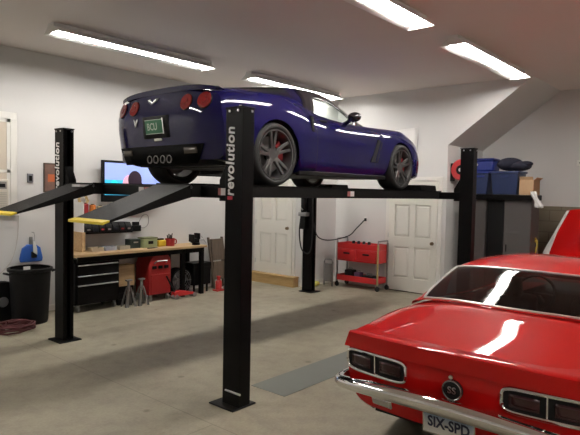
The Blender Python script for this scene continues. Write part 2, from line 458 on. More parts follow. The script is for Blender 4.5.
p1 = post(0, 0, 1, 1, True); p2 = post(0, W, -1, 1, True); p3 = post(L, W, -1, -1, False); p4 = post(L, 0, 1, -1, False)
# small steel slider rod near the foot of the near post
B().cyl((-.07, .06, .13), (-.07, -.12, .13), .009, n=8).build('lock_rod', STEEL, p1)
for x in (0, L):
    s = 1 if x == 0 else -1
    B().bb(x-.055, x+.055, .03, W-.03, 1.775, 1.882).build('cross_beam', BLACK, lift, bevel=.006)
    for y, sy in ((0, 1), (W, -1)):
        c = B()
        c.prism([(y+sy*.085, 2.10), (y+sy*.10, 2.10), (y+sy*.20, 1.93), (y+sy*.20, 1.75), (y+sy*.085, 1.75)], x-.045, x+.045, 'x')
        c.build('beam_carriage', BLACK, lift, bevel=.004)
RW = ((.43, .95), (W-.95, W-.43))
for k, (y0, y1) in enumerate(RW):
    b = B(); b.m = 0
    b.bb(-.16, L+.02, y0, y1, ZR-.012, ZR)
    b.bb(-.16, L+.02, y0, y0+.02, ZR-.118, ZR+.004); b.bb(-.16, L+.02, y1-.02, y1, ZR-.118, ZR+.004)
    for i in range(9): b.bb(.1+i*.55, .14+i*.55, y0+.02, y1-.02, ZR-.11, ZR-.012)
    rw = b.build('runway', [RUNW], lift)
    w_ = B(); w_.prism([(L-.62, ZR), (L-.60, ZR+.085), (L-.14, ZR+.085), (L-.10, ZR)], y0+.02, y1-.02, 'y'); w_.build('wheel_stop', BLACK, lift, bevel=.01)
    # approach ramp
    r = B(); xt, zt = -1.01, 1.575; xh, zh = -.165, ZR-.01
    r.prism([(xh, zh), (xt, zt), (xt, zt-.012), (xh, zh-.11)], y0, y0+.012, 'y')
    r.prism([(xh, zh), (xt, zt), (xt, zt-.012), (xh, zh-.11)], y1-.012, y1, 'y')
    r.prism([(xh, zh), (xt, zt), (xt, zt-.008), (xh, zh-.008)], y0+.012, y1-.012, 'y')
    ro = r.build('approach_ramp', RUNW, lift)
    d = (Vector((xh, 0, zh))-Vector((xt, 0, zt))).normalized()*.05
    l_ = B(); l_.prism([(xt-.012, zt-.016), (xt-.012, zt+.004), (xt+d.x, zt+d.z+.003), (xt+d.x, zt+d.z-.012)], y0-.004, y1+.004, 'y')
    l_.build('yellow_lip', YEL, ro)
    B().cyl((xh, y0, zh-.02), (xh, y1, zh-.02), .016, n=10).build('hinge_pin', GREYM, ro)
# stickers
WL = mat('white_sticker', (.62, .6, .6), .5); RL = mat('red_sticker', (.32, .10, .10), .5)
def sticker(M0, M1, par):
    B().bb(*M0).build('warning_label', WL, par); B().bb(*M1).build('warning_label', RL, par)
sticker((-.059, -.0555, .10, .165, 1.80, 1.86), (-.059, -.0555, .165, .20, 1.80, 1.86), lift)
sticker((2.28, 2.36, .427, .4298, 1.80, 1.86), (2.22, 2.28, .427, .4298, 1.80, 1.86), lift)
sticker((-.059, -.0555, 1.30, 1.38, 1.80, 1.86), (-.059, -.0555, 1.22, 1.29, 1.83, 1.86), lift)
hp = B(); hp.bb(-.30, -.20, RW[1][0]+.03, RW[1][0]+.2, ZR-.045, ZR-.02); hp.build('warning_label', WL, lift)
# power unit with hoses on the far left post
pu = part_empty('power_unit', lift, (L-.055, W-.02, 0))
b = B(); b.bb(-.10, 0, .02, .13, 1.16, 1.42); b.build('tank', BLACKP, pu, bevel=.01)
B().cyl((-.06, .075, 1.42), (-.06, .075, 1.74), .055, n=16).build('motor', BLACKP, pu)
B().bb(-.12, -.0, -.02, .16, 1.40, 1.47).build('valve_block', GREYM, pu, bevel=.008)
B().cyl((-.12, .05, 1.52), (-.18, .05, 1.55), .012, n=8).build('lever', STEEL, pu)
B().tube([(-.08, .12, 1.42), (-.11, .13, 1.1), (-.10, .08, .80), (-.08, -.05, .72), (-.07, -.13, .85), (-.03, -.12, 1.3), (-.02, -.10, 1.76)], .012, smooth=6).build('hose', DARK, pu)
cd = B().tube([(L-.04, W-.11, 1.30), (L+.1, W-.12, 1.02), (L+.55, 2.93, .93), (L+1.0, 2.82, 1.0), (XB-.16, 2.74, 1.14), (XB-.035, 2.63, 1.315)], .011, smooth=7)
tag(cd.build('power_cord', DARK), 'black power cord sagging from the lift post to the wall outlet', 'cord')
ou = thing('wall_outlet', 'small outlet on the wall above the red tool cart', 'outlet', (XB, 2.62, 1.32))
B().bb(-.008, 0, -.035, .035, -.055, .055).build('cover_plate', WHITEP, ou, bevel=.002)
B().bb(-.035, -.008, -.02, .02, -.03, .03).build('plug', BLACKP, ou, bevel=.004)
# floor patch
fm = B().bb(.42, 2.75, -.19, .23, .0005, .004)
tag(fm.build('floor_mat', mat('grey_mat', (.155, .165, .15), .55, noise=.06, nscale=6)), 'thin grey rectangular mat lying flat beside the near lift post', 'mat')
# ------------------------------------------------------------------ car building
def pch(xs, ys):
    xs = np.array(xs, float); ys = np.array(ys, float); h = np.diff(xs); d = np.diff(ys)/h
    m = np.zeros_like(xs); m[0], m[-1] = d[0], d[-1]
    for i in range(1, len(xs)-1):
        if d[i-1]*d[i] > 0:
            w1, w2 = 2*h[i]+h[i-1], h[i]+2*h[i-1]; m[i] = (w1+w2)/(w1/d[i-1]+w2/d[i])
    def f(x):
        x = min(max(x, xs[0]), xs[-1]); i = min(int(np.searchsorted(xs, x, 'right'))-1, len(h)-1); i = max(i, 0)
        t = (x-xs[i])/h[i]
        return float(ys[i]*(1+2*t)*(1-t)**2+m[i]*h[i]*t*(1-t)**2+ys[i+1]*t*t*(3-2*t)+m[i+1]*h[i]*t*t*(t-1))
    return f

def crom(pts, k=8):
    out = []
    n = len(pts)
    P = [np.array(p, float) for p in pts]
    for i in range(n-1):
        p0 = P[i-1] if i else 2*P[0]-P[1]; p1, p2 = P[i], P[i+1]; p3 = P[i+2] if i+2 < n else 2*P[-1]-P[-2]
        for j in range(k):
            t = j/k
            out.append(.5*(2*p1+(p2-p0)*t+(2*p0-5*p1+4*p2-p3)*t*t+(3*p1-p0-3*p2+p3)*t**3))
    out.append(P[-1])
    return np.array(out)

def resample(poly, n):
    s = np.concatenate([[0], np.cumsum(np.linalg.norm(np.diff(poly, axis=0), axis=1))])
    t = np.linspace(0, s[-1], n)
    return np.stack([np.interp(t, s, poly[:, 0]), np.interp(t, s, poly[:, 1])], 1)

def shell(us, sec, split, n1, n2, arches, bend):
    """rows of half sections [u][j] -> (u', y, w); lower segment follows the wheel arches"""
    rows = []
    for u in us:
        c = sec(u); k = 8
        d = crom(c, k); lo, hi = d[:split*k+1], d[split*k:]
        for uc, wc, R in arches:
            if abs(u-uc) < R:
                wcut = wc+math.sqrt(R*R-(u-uc)**2)
                imax = int(np.argmax(lo[:, 1] > wcut)) if (lo[:, 1] > wcut).any() else len(lo)-1
                if lo[0, 1] < wcut and imax > 0:
                    a, b = lo[imax-1], lo[imax]; t = (wcut-a[1])/(b[1]-a[1]+1e-9)
                    lo = np.vstack([a+(b-a)*t, lo[imax:]])
        r = np.vstack([resample(lo, n1), resample(hi, n2)[1:]])
        rows.append([bend(u, y, w) for y, w in r])
    return rows

def mirror_cells(b, rows, cells, side=(1, -1), m=None):
    """add cells (i,j) of the half grid on both sides"""
    for i, j in cells:
        q = [rows[i][j], rows[i+1][j], rows[i+1][j+1], rows[i][j+1]]
        for s in side:
            vs = [(p[0], s*p[1], p[2]) for p in q]
            b.m = m(i, j) if m else 0
            b.add(vs, [(0, 1, 2, 3)])

def cap(rows0, b, sec_row, bend, u, n=10):
    """closes the end at parameter u : rows span from the centre line to the outline"""
    P = []
    for y, w in sec_row:
        P.append([bend(u, y*t, w) for t in np.linspace(-1, 1, 2*n+1)])
    b.grid(P)

def add_wheel(name, par, u, y, w, r, wid, rimr, sy, mats, style):
    """tyre (part) with rim, spokes, disc and caliper; sy = outer side sign"""
    tyre, rim_m, disc_m, cal_m = mats
    t = B(); h = wid/2
    t.lathe([(rimr, -h*.86), (rimr+.015, -h*.98), (r-.035, -h), (r-.012, -h*.90), (r, -h*.72), (r, h*.72), (r-.012, h*.90), (r-.035, h), (rimr+.015, h*.98), (rimr, h*.86), (rimr-.012, h*.5), (rimr-.012, -h*.5), (rimr, -h*.86)], (0, 0, 0), 'y', 48)
    o = t.build(name, tyre, par, angle=50); o.location = (u, y, w)
    rb = B()
    rb.lathe([(rimr+.003, sy*h*.90), (rimr+.002, sy*h*.95), (rimr-.010, sy*h*.95), (rimr-.022, sy*h*.70), (rimr-.03, -sy*h*.8), (rimr-.002, -sy*h*.86)], (0, 0, 0), 'y', 48)
    sp = B()
    f0, f1 = sy*h*.62, sy*h*.80       # spoke depth at hub and at rim
    if style == 'split':
        for k in range(5):
            a0 = PI/2+2*PI*k/5+.12
            for d in (-1, 1):
                pa, pb = a0+d*.21, a0+d*.17
                A = Vector((math.cos(pa)*.058, f0, math.sin(pa)*.058)); Bq = Vector((math.cos(pb)*(rimr-.012), f1, math.sin(pb)*(rimr-.012)))
                ax = (Bq-A).normalized(); yy = Vector((0, 1, 0)); yy = (yy-ax*yy.dot(ax)).normalized(); z = ax.cross(yy)
                w0, w1, dp = .017, .016, .020
                vs = [A+z*w0+yy*dp*sy*.5, A-z*w0+yy*dp*sy*.5, A-z*w0-yy*dp*sy*1.6, A+z*w0-yy*dp*sy*1.6]
                vs += [Bq+z*w1+yy*dp*sy*.4, Bq-z*w1+yy*dp*sy*.4, Bq-z*w1-yy*dp*sy, Bq+z*w1-yy*dp*sy]
                sp.add(vs, [(0,1,2,3), (4,5,6,7), (0,1,5,4), (1,2,6,5), (2,3,7,6), (3,0,4,7)])
        sp.lathe([(0, f0+sy*.012), (.03, f0+sy*.010), (.075, f0+sy*.008), (.082, f0-sy*.03), (0, f0-sy*.03)], (0, 0, 0), 'y', 24)
    else:
        for k in range(5):
            a0 = PI/2+2*PI*k/5
            A = Vector((math.cos(a0)*.05, f0, math.sin(a0)*.05)); Bq = Vector((math.cos(a0)*(rimr-.01), f1, math.sin(a0)*(rimr-.01)))
            sp.cyl(A, Bq, .035, .05, 8)
        sp.lathe([(0, f0+sy*.03), (.05, f0+sy*.028), (.075, f0), (.075, f0-sy*.03)], (0, 0, 0), 'y', 20)
    rb.build('rim', rim_m, o)
    sp.build('spokes', rim_m, o, bevel=.003)
    d = B(); d.lathe([(.07, sy*.03), (rimr*.74, sy*.03), (rimr*.74, sy*.0), (.07, 0)], (0, 0, 0), 'y', 32); d.build('brake_disc', disc_m, o)
    c = B(); P = []
    for t_ in np.linspace(-.25, .85, 7):
        ca, sa = math.cos(t_), math.sin(t_)
        P.append([(rr*ca, q, rr*sa) for rr, q in ((rimr*.50, sy*.055), (rimr*.80, sy*.055), (rimr*.80, -sy*.03), (rimr*.50, -sy*.03))])
    c.grid(P, True)
    c.add([p for p in P[0]], [(0,1,2,3)]); c.add([p for p in P[-1]], [(0,1,2,3)])
    c.build('brake_caliper', cal_m, o)
    return o

def seat(par, u, y, w, s=1., mat_=None, head=True):
    mat_ = mat_ or LEATH
    o = part_empty('seat', par, (u, y, w))
    B().bb(-.25*s, .25*s, -.24*s, .24*s, 0, .16).build('cushion', mat_, o, bevel=.05)
    B().prism([(-.20, .12), (-.32, .12), (-.47, .62), (-.40, .66), (-.33, .62)], -.23*s, .23*s, 'y').build('backrest', mat_, o, bevel=.04)
    if head: B().prism([(-.40, .60), (-.50, .62), (-.52, .78), (-.44, .80)], -.12*s, .12*s, 'y').build('headrest', mat_, o, bevel=.03)
    return o

def steering(par, u, y, w, r=.185):
    b = B(); a = math.radians(62)
    ring = [(u+r*math.sin(t)*math.cos(a), y+r*math.cos(t), w+r*math.sin(t)*math.sin(a)) for t in np.linspace(0, 2*PI, 24, endpoint=False)]
    b.tube(ring, .014, closed=True); b.tube([ring[0], (u+.03, y, w), ring[12]], .012); b.tube([ring[18], (u+.03, y, w)], .012)
    b.cyl((u+.02, y, w), (u+.35, y, w-.16), .03)
    return b.build('steering_wheel', LEATH, par)

# ============================================================ blue sports car on the lift
CX, CY, CZ = .285, 1.503, ZR
blue = thing('sports_car', 'metallic blue sports car raised on the black lift', 'car', (CX, CY, CZ))
k_hw = pch([0, .05, .15, .4, .8, 1.25, 1.7, 2.3, 2.8, 3.2, 3.5, 3.8, 4.1, 4.3, 4.43], [.905, .925, .938, .952, .965, .95, .915, .905, .915, .93, .935, .925, .875, .80, .68])
k_ws = pch([0, .1, .3, .8, 1.25, 1.7, 2.3, 2.8, 3.2, 3.5, 3.8, 4.1, 4.3, 4.43], [.90, .925, .95, .97, .925, .855, .825, .83, .84, .845, .795, .70, .59, .50])
k_wc = pch([0, .06, .15, .4, .8, 1.25, 1.8, 2.5, 2.95, 3.3, 3.6, 3.9, 4.2, 4.43], [.955, .985, .995, .995, .985, .93, .86, .85, .865, .85, .80, .725, .62, .50])
k_w0 = pch([0, .1, .3, .8, 1.3, 3., 3.6, 4.2, 4.43], [.25, .24, .21, .19, .165, .165, .17, .18, .26])
def sec_b(u):
    hw, ws, wc, w0 = k_hw(u), k_ws(u), k_wc(u), k_w0(u); d = ws-w0
    return [(hw-.14, w0), (hw-.05, w0+.01), (hw-.02, w0+.10*d), (hw-.004, w0+.34*d), (hw, w0+.55*d), (hw-.02, w0+.76*d), (hw-.048, w0+.93*d), (hw-.105, ws), (hw-.24, ws+.30*(wc-ws)-.010), (hw*.42, ws+.85*(wc-ws)), (0, wc)]
def bend_b(u, y, w):
    e = abs(y)/.95
    r = -.04*math.exp(-u/.15)+.15*e**6*math.exp(-u/.22)+.20*e**2.4*math.exp(-max(0, 4.43-u)/.25)*-1
    rake = math.exp(-u/.15)*(.16*max(0, .62-w)+.28*max(0, w-.745))
    return (u+r+rake, y, w)
AR = [(.80, .335, .372), (3.485, .322, .357)]
us = sorted(set([0, .012, .03, .06, .1, .15, .2, .26, .33, .40] + [round(.428+.744*(1-math.cos(PI*i/16))/2, 4) for i in range(17)] + [1.22, 1.3, 1.38, 1.46, 1.52, 1.528, 1.7, 1.9, 2.1, 2.3, 2.5, 2.7, 2.802, 2.81, 2.9, 3.0, 3.08] + [round(3.128+.714*(1-math.cos(PI*i/16))/2, 4) for i in range(17)] + [3.9, 3.98, 4.06, 4.14, 4.2, 4.26, 4.32, 4.37, 4.41, 4.43]))
N1, N2 = 12, 12
rb_ = shell(us, sec_b, 5, N1, N2, AR, bend_b)
nj = N1+N2-2
iu = lambda v: min(range(len(us)), key=lambda i: abs(us[i]-v))
d0, d1, g0, g1 = iu(1.528), iu(2.802), iu(1.52), iu(2.81)
body, door_c, hood_c, gap_c, trunk_c = [], [], [], [], []
for i in range(len(us)-1):
    for j in range(nj):
        uc = us[i]
        cab = 1.5 <= uc < 2.9 and j >= 18       # open cabin below the greenhouse
        hatch = .42 <= uc < 1.5 and j >= 19
        if cab or (uc >= .55 and uc < 1.5 and j >= 19): continue
        if d0 <= i < d1 and 2 <= j: door_c.append((i, j))
        elif (i == g0 or i == d1) and 2 <= j < 17: gap_c.append((i, j))
        elif 2.95 <= uc < 4.2 and j >= 16: hood_c.append((i, j))
        else: body.append((i, j))
b = B(); mirror_cells(b, rb_, body); cap(rb_[0], b, resample(crom(sec_b(0), 8), 24), bend_b, 0, 14)
cap(rb_[-1], b, resample(crom(sec_b(4.43), 8), 16), bend_b, 4.43, 8)
b.m = 1; mirror_cells(b, rb_, gap_c, m=lambda i, j: 1)
bo = b.build('body', [BLUEP, GAP], blue, angle=55)
for s in (-1, 1):
    q = B(); mirror_cells(q, rb_, door_c, side=(s,)); dr = q.build('door', BLUEP, blue, angle=55)
    hw = k_hw(1.66)
    B().bb(1.60, 1.74, s*(hw-.045), s*(hw-.022), .775, .80).build('door_handle', GAP, dr, bevel=.004)
q = B(); mirror_cells(q, rb_, hood_c); q.build('hood', BLUEP, blue, angle=55)
# underbody and wheel wells
q = B(); q.bb(.25, .43, -.72, .72, .20, .5); q.bb(1.17, 3.13, -.80, .80, .15, .26); q.bb(3.84, 4.2, -.7, .7, .17, .3); q.bb(.4, 1.2, -.55, .55, .19, .32); q.bb(3.1, 3.86, -.60, .60, .17, .32)
q.build('underbody', BLACKP, blue)
for uc, wc, R in AR:
    for s in (-1, 1):
        q = B(); P = []
        for t in np.linspace(-.2, PI+.2, 22):
            P.append([(uc+(R+.012)*math.cos(t), s*v, wc+(R+.012)*math.sin(t)) for v in (.56, .905)])
        q.grid(P); q.add([(uc+(R+.012)*math.cos(t), s*.56, wc+(R+.012)*math.sin(t)) for t in np.linspace(-.2, PI+.2, 22)], [tuple(range(22))])
        q.build('wheel_well', GAP, blue)
TYRE = mat('tyre_rubber', (.012, .0115, .011), .75, bump=.1, bscale=90)
DISC = mat('brake_disc_steel', (.30, .29, .28), .35, metal=.9)
for s in (-1, 1):
    add_wheel('wheel', blue, .80, s*.788, .339, .339, .325, .264, s, (TYRE, GUN, DISC, REDD), 'split')
    add_wheel('wheel', blue, 3.485, s*.800, .325, .325, .275, .250, s, (TYRE, GUN, DISC, REDD), 'split')
# greenhouse
gc = pch([.30, .55, .9, 1.3, 1.65, 1.9, 2.07, 2.31, 2.56, 2.82], [.998, 1.058, 1.135, 1.20, 1.238, 1.243, 1.222, 1.12, .995, .862])
gyb = pch([.30, .55, .9, 1.3, 1.7, 2.0, 2.36, 2.6, 2.82], [.60, .67, .735, .78, .79, .79, .775, .745, .66])
gwb = pch([.30, .55, .9, 1.3, 1.6, 1.9, 2.2, 2.6, 2.82], [.985, .975, .965, .94, .875, .845, .825, .825, .855])
gyr = pch([.30, .55, .9, 1.3, 1.65, 1.9, 2.07, 2.31, 2.56, 2.82], [.58, .575, .57, .57, .57, .565, .57, .60, .635, .655])
gdr = pch([.30, .7, 1.3, 1.8, 2.1, 2.3, 2.56, 2.82], [.006, .03, .05, .06, .06, .05, .03, .004])
def sec_g(u):
    yb, wb, yr, wt, dr = gyb(u), gwb(u), gyr(u), gc(u), gdr(u)
    wr = wt-dr; wr = max(wr, wb+.004)
    o = min(1, max(0, (wr-wb)/.12))
    return [(yb, wb-.01), (yb-.01, wb+.02*o), (.62*yb+.38*yr+.015, .55*wb+.45*wr), (yr+.02, wr-.02*o), (yr-.035, wr+.010), (yr*.55, wt-.012*o), (0, wt)]
ug = [.30, .36, .42, .5, .6, .75, .9, 1.05, 1.2, 1.3, 1.38, 1.48, 1.56, 1.64, 1.72, 1.82, 1.92, 2.0, 2.07, 2.14, 2.22, 2.3, 2.38, 2.46, 2.54, 2.6, 2.68, 2.76, 2.82]
rg = []
for u in ug:
    d = crom(sec_g(u), 4); rg.append([(u-.19*(1-min(j, 10)/10)*math.exp(-((u-1.70)/.30)**2), float(y), float(w)) for j, (y, w) in enumerate(d)])
cells = {k: [] for k in ('pillar', 'roof', 'hatch_glass', 'windshield', 'side_window', 'quarter')}
for i in range(len(ug)-1):
    for j in range(24):
        u = (ug[i]+ug[i+1])/2
        if j >= 16:
            k = 'hatch_glass' if .36 < u < 1.48 else 'roof' if 1.48 < u < 2.07 else 'windshield' if 2.14 < u < 2.78 and j >= 17 else 'pillar'
        elif 1 <= j < 10 and 1.72 < u < 2.46: k = 'side_window'
        elif 8 <= j < 16 and .55 < u < 1.30 : k = 'hatch_glass'
        elif u > 1.48: k = 'pillar'
        else: k = 'quarter'
        cells[k].append((i, j))
BLKP = mat('black_roof_paint', (.008, .008, .010), .25, coat=1.)
for k, mm in (('pillar', BLKP), ('quarter', BLUEP), ('roof', BLKP), ('hatch_glass', G_DARK), ('windshield', G_SIDE)):
    q = B(); mirror_cells(q, rg, cells[k])
    nm = {'pillar': 'roof_pillar', 'quarter': 'rear_quarter', 'roof': 'roof_panel', 'hatch_glass': 'rear_hatch_glass', 'windshield': 'windshield'}[k]
    if k in ('pillar', 'quarter'):
        lo_c = [c for c in cells[k] if c[1] < 16]; hi_c = [c for c in cells[k] if c[1] >= 16]
        for s in (-1, 1):
            if k == 'quarter': lo_c = cells[k]; hi_c = []
            q = B(); mirror_cells(q, rg, lo_c, side=(s,)); q.build(nm, mm, blue, angle=60, thick=.012 if k == 'pillar' else 0)
        for nm2, fn in (('windshield_header', lambda i: 1.6 < ug[i] < 2.6), ('cowl', lambda i: ug[i] >= 2.6), ('hatch_edge', lambda i: ug[i] <= 1.6)):
            cc = [c for c in hi_c if fn(c[0])]
            if cc: q = B(); mirror_cells(q, rg, cc); q.build(nm2, mm, blue, angle=60)
        continue
    q.build(nm, mm, blue, angle=60, thick=.012 if k == 'roof' else 0)
for s in (-1, 1):
    q = B(); mirror_cells(q, rg, cells['side_window'], side=(s,)); q.build('side_window', G_SIDE, blue, angle=60)
q = B(); q.bb(.6, 1.5, -.70, .70, .80, .93); q.build('cargo_floor', LEATH, blue)
q = B(); q.prism([(2.16, .60), (2.2, .76), (2.36, .82), (2.75, .82), (2.75, .5)], -.70, .70, 'y'); q.build('dashboard', LEATH, blue, bevel=.03)
for s in (-1, 1): seat(blue, 1.86, s*.37, .22, .95)
steering(blue, 2.02, .37, .74)
B().box((2.10, 0, 1.13), (.03, .22, .06)).build('rear_view_mirror', BLACKP, blue, bevel=.01)
# door mirrors
for s in (-1, 1):
    m_ = B(); m_.ball((2.17, s*.985, .885), (.065, .095, .062), 16, 10)
    mo = m_.build('door_mirror', BLKP, blue)
    B().tube([(2.24, s*.78, .815), (2.22, s*.87, .845), (2.17, s*.94, .87)], .028).build('mirror_stalk', BLKP, mo)
# rear spoiler lip
P = []
for y in np.linspace(-.80, .80, 25):
    P.append([bend_b(.0, y, .955-.035*abs(y/.8)**3), (bend_b(.0, y, .955)[0]-.012, y, 1.008-.05*abs(y/.8)**3), (bend_b(.0, y, .955)[0]+.03, y, 1.012-.05*abs(y/.8)**3), (bend_b(.15, y, .955)[0], y, k_wc(.15)-.004-.055*abs(y/.8)**3)])
q = B(); q.grid(P); q.build('rear_spoiler', BLUEP, blue, angle=60)
# tail lights set into the fascia
def on_fascia(y, w, off=0.):
    p = Vector(bend_b(0, y, w)); e = .004
    ty = (Vector(bend_b(0, y+e, w))-p).normalized(); tw = (Vector(bend_b(0, y, w+e))-p).normalized()
    n = ty.cross(tw)
    if n.x > 0: n = -n
    return p+n*off, ty, tw, n
for y in (-.70, -.45, .45, .70):
    p, ty, tw, n = on_fascia(y, .825)
    ring = B(); ring.cyl(p-n*.05, p+n*.006, .092, .088, 28)
    ro = ring.build('tail_light', GAP, blue)
    l_ = B(); l_.cyl(p+n*.0061, p+n*.012, .086, .080, 28); l_.build('lens', TAILR, ro)
    l_ = B(); l_.cyl(p+n*.012, p+n*.017, .034, .030, 20); l_.build('inner_lens', TAILR, ro)
# plate recess and plate
def rect_on(yc, w0, w1, hy, off, th, name, m, par, bevel=0., taper=0.):
    P = []
    for w, hh in ((w0, hy-taper), (w1, hy)):
        P.append([tuple(on_fascia(yc+hh*t, w, off)[0]) for t in np.linspace(-1, 1, 9)])
    q = B(); q.grid(P); return q.build(name, m, par, thick=th)
rect_on(.03, .485, .715, .225, .006, .008, 'plate_recess', GAP, blue)
PG = mat('plate_green', (.02, .16, .07), .4)
p, ty, tw, n = on_fascia(.04, .605, .016)
q = B(); q.box((0, 0, 0), (.305, .150, .004)); po = q.build('licence_plate', PG, blue)
po.matrix_local = frame(-ty, tw, p)
WPL = mat('plate_white', (.55, .66, .56), .5)
text('plate_lettering', 'BCU', .105, Matrix.Translation((-.03, -.002, .003)), WPL, po, .0006, sx=.85)
fr_ = B(); fr_.bb(-.1525, .1525, -.075, -.069, .002, .004); fr_.bb(-.1525, .1525, .069, .075, .002, .004); fr_.build('plate_border', WPL, po)
fr_ = B(); fr_.bb(.155, .172, -.08, .085, -.002, .008); fr_.build('plate_frame_edge', CHROME, po)
p2, ty2, tw2, n2 = on_fascia(.0, .47, .012)
q = B(); q.box((0, 0, 0), (.13, .026, .012)); lo = q.build('plate_lamp', WHITEP, blue, bevel=.006); lo.matrix_local = frame(-ty2, tw2, p2)
# letter V mark and wing emblem
p3_, ty3, tw3, n3 = on_fascia(.375, .655, .014)
text('v_emblem', 'V', .115, frame(-ty3, tw3, p3_), mat('white_emblem', (.9, .9, .9), .4), blue, .004)
p4_, ty4, tw4, n4 = on_fascia(.13, .875, .006)
q = B(); q.add([(-.095, .028, 0), (-.05, .030, 0), (0, -.01, 0), (.05, .030, 0), (.095, .028, 0), (.07, .0, 0), (.01, -.035, 0), (-.01, -.035, 0), (-.07, .0, 0)], [(0, 1, 2, 7, 8), (2, 3, 4, 5, 6), (2, 6, 7)])
eo = q.build('flag_emblem', GREYM, blue, thick=.006); eo.matrix_local = frame(-ty4, tw4, p4_)
# black lower diffuser with exhausts
rect_on(.03, .215, .405, .72, .012, .02, 'rear_diffuser', SATIN, blue, taper=.10)
for s in (-1, 1):
    rect_on(.03+s*.55, .315, .375, .09, .026, .012, 'reflector', mat('smoked_lens', (.10, .085, .07), .2), blue)
EXH = mat('exhaust_steel', (.30, .28, .27), .3, metal=1.)
for y in (-.17, -.06, .06, .17):
    q = B(); q.cyl((.10, y, .262), (-.015, y, .262), .042, .042, 20, False); q.cyl((.10, y, .262), (-.015, y, .262), .035, .035, 20, False)
    q.lathe([(.035, -.015), (.042, -.015)], (0, y, .262), 'x', 20)
    eo = q.build('exhaust_tip', EXH, blue); B().cyl((.05, y, .262), (.054, y, .262), .034, n=20).build('exhaust_bore', GAP, eo)
# side vents
for s in (-1, 1):
    q = B(); hw = k_hw(2.85)
    q.prism([(2.68, .36), (2.86, .36), (2.98, .64), (2.86, .67)], s*(hw-.05), s*(hw+.002), 'y'); vo = q.build('fender_vent', GAP, blue, bevel=.004)
    q = B(); q.prism([(2.80, .38), (2.82, .37), (2.93, .64), (2.91, .65)], s*(hw-.03), s*(hw+.006), 'y'); q.build('vent_blade', BLUEP, vo)
    hw = k_hw(1.4)
    q = B(); q.prism([(1.41, .64), (1.455, .64), (1.43, .80), (1.385, .82)], s*(hw-.05), s*(hw-.004), 'y'); q.build('rear_scoop', GAP, blue, bevel=.006)
    q = B(); q.bb(1.22, 3.08, s*.845, s*.905, .135, .19); q.build('side_skirt', BLACKP, blue, bevel=.01)
    q = B(); q.tube([(2.95, s*k_hw(2.95)*.978, .735), (3.02, s*k_hw(3.02)*.98, .735)], .008); q.build('side_marker', STEEL, blue)

# ============================================================ red muscle car
RX, RY = -.28, -2.05
red = thing('muscle_car', 'glossy red vintage coupe with chrome bumper parked on the concrete floor', 'car', (RX, RY, 0))
r_hw = pch([0, .05, .12, .3, .6, 1.09, 1.6, 2.4, 3.2, 3.8, 4.4, 4.66], [.76, .785, .81, .86, .905, .922, .905, .895, .91, .918, .90, .84])
r_ws = pch([0, .1, .4, .8, 1.2, 1.7, 2.4, 3.2, 3.9, 4.5, 4.66], [.905, .91, .922, .937, .94, .915, .895, .91, .90, .86, .82])
r_wc = pch([0, .1, .5, .95, 1.4, 3.2, 3.5, 4.0, 4.5, 4.66], [.905, .925, .983, 1.033, 1.0, .95, .965, .945, .89, .85])
r_w0 = pch([0, .2, .6, 1.1, 3.8, 4.4, 4.66], [.42, .34, .26, .22, .2, .26, .34])
def sec_r(u):
    hw, ws, wc, w0 = r_hw(u), r_ws(u), r_wc(u), r_w0(u); d = ws-w0
    return [(hw-.16, w0), (hw-.075, w0+.02), (hw-.03, w0+.14*d), (hw-.004, w0+.42*d), (hw, w0+.62*d), (hw-.012, w0+.82*d), (hw-.035, w0+.93*d), (hw-.10, ws), (hw-.20, ws+.38*(wc-ws)), (hw*.45, ws+.88*(wc-ws)), (0, wc)]
def bend_r(u, y, w):
    e = abs(y)/.85
    r = .075*e**2.6*math.exp(-u/.3)-.10*e**2.4*math.exp(-max(0, 4.66-u)/.3)
    rake = math.exp(-u/.25)*(.30*max(0, .60-w)+.06*max(0, .9-w))
    return (u+r+rake+.02, y, w)
AR2 = [(1.09, .325, .365), (3.835, .325, .365)]
us2 = sorted(set([0, .012, .03, .06, .10, .16, .24, .34, .44, .54, .64, .70] + [round(.726+.728*(1-math.cos(PI*i/16))/2, 4) for i in range(17)] + [1.52, 1.6, 1.7, 1.8, 1.9, 1.908, 2.1, 2.3, 2.5, 2.7, 2.9, 3.1, 3.108, 3.3, 3.4, 3.46] + [round(3.472+.726*(1-math.cos(PI*i/16))/2, 4) for i in range(17)] + [4.28, 4.38, 4.48, 4.56, 4.61, 4.64, 4.66]))
rr_ = shell(us2, sec_r, 5, N1, N2, AR2, bend_r)
iu2 = lambda v: min(range(len(us2)), key=lambda i: abs(us2[i]-v))
d0, d1, g0 = iu2(1.908), iu2(3.1), iu2(1.9)
body, door_c, hood_c, gap_c, trunk_c = [], [], [], [], []
for i in range(len(us2)-1):
    for j in range(nj):
        uc = us2[i]
        if 1.0 <= uc < 3.3 and j >= 18: continue
        if d0 <= i < d1 and 2 <= j: door_c.append((i, j))
        elif (i == g0 or i == d1) and 2 <= j < 17: gap_c.append((i, j))
        elif 3.4 <= uc < 4.5 and j >= 17: hood_c.append((i, j))
        elif .10 <= uc < .70 and j >= 17: trunk_c.append((i, j))
        else: body.append((i, j))
b = B(); mirror_cells(b, rr_, body); cap(rr_[0], b, resample(crom(sec_r(0), 8), 24), bend_r, 0, 14)
cap(rr_[-1], b, resample(crom(sec_r(4.66), 8), 16), bend_r, 4.66, 8)
mirror_cells(b, rr_, gap_c, m=lambda i, j: 1)
b.build('body', [REDP, GAP], red, angle=50)
for s in (-1, 1):
    q = B(); mirror_cells(q, rr_, door_c, side=(s,)); dr = q.build('door', REDP, red, angle=55)
    B().bb(2.02, 2.16, s*(r_hw(2.1)-.012), s*(r_hw(2.1)+.012), .79, .81).build('door_handle', CHROME, dr, bevel=.004)
q = B(); mirror_cells(q, rr_, hood_c); q.build('hood', REDP, red, angle=55)
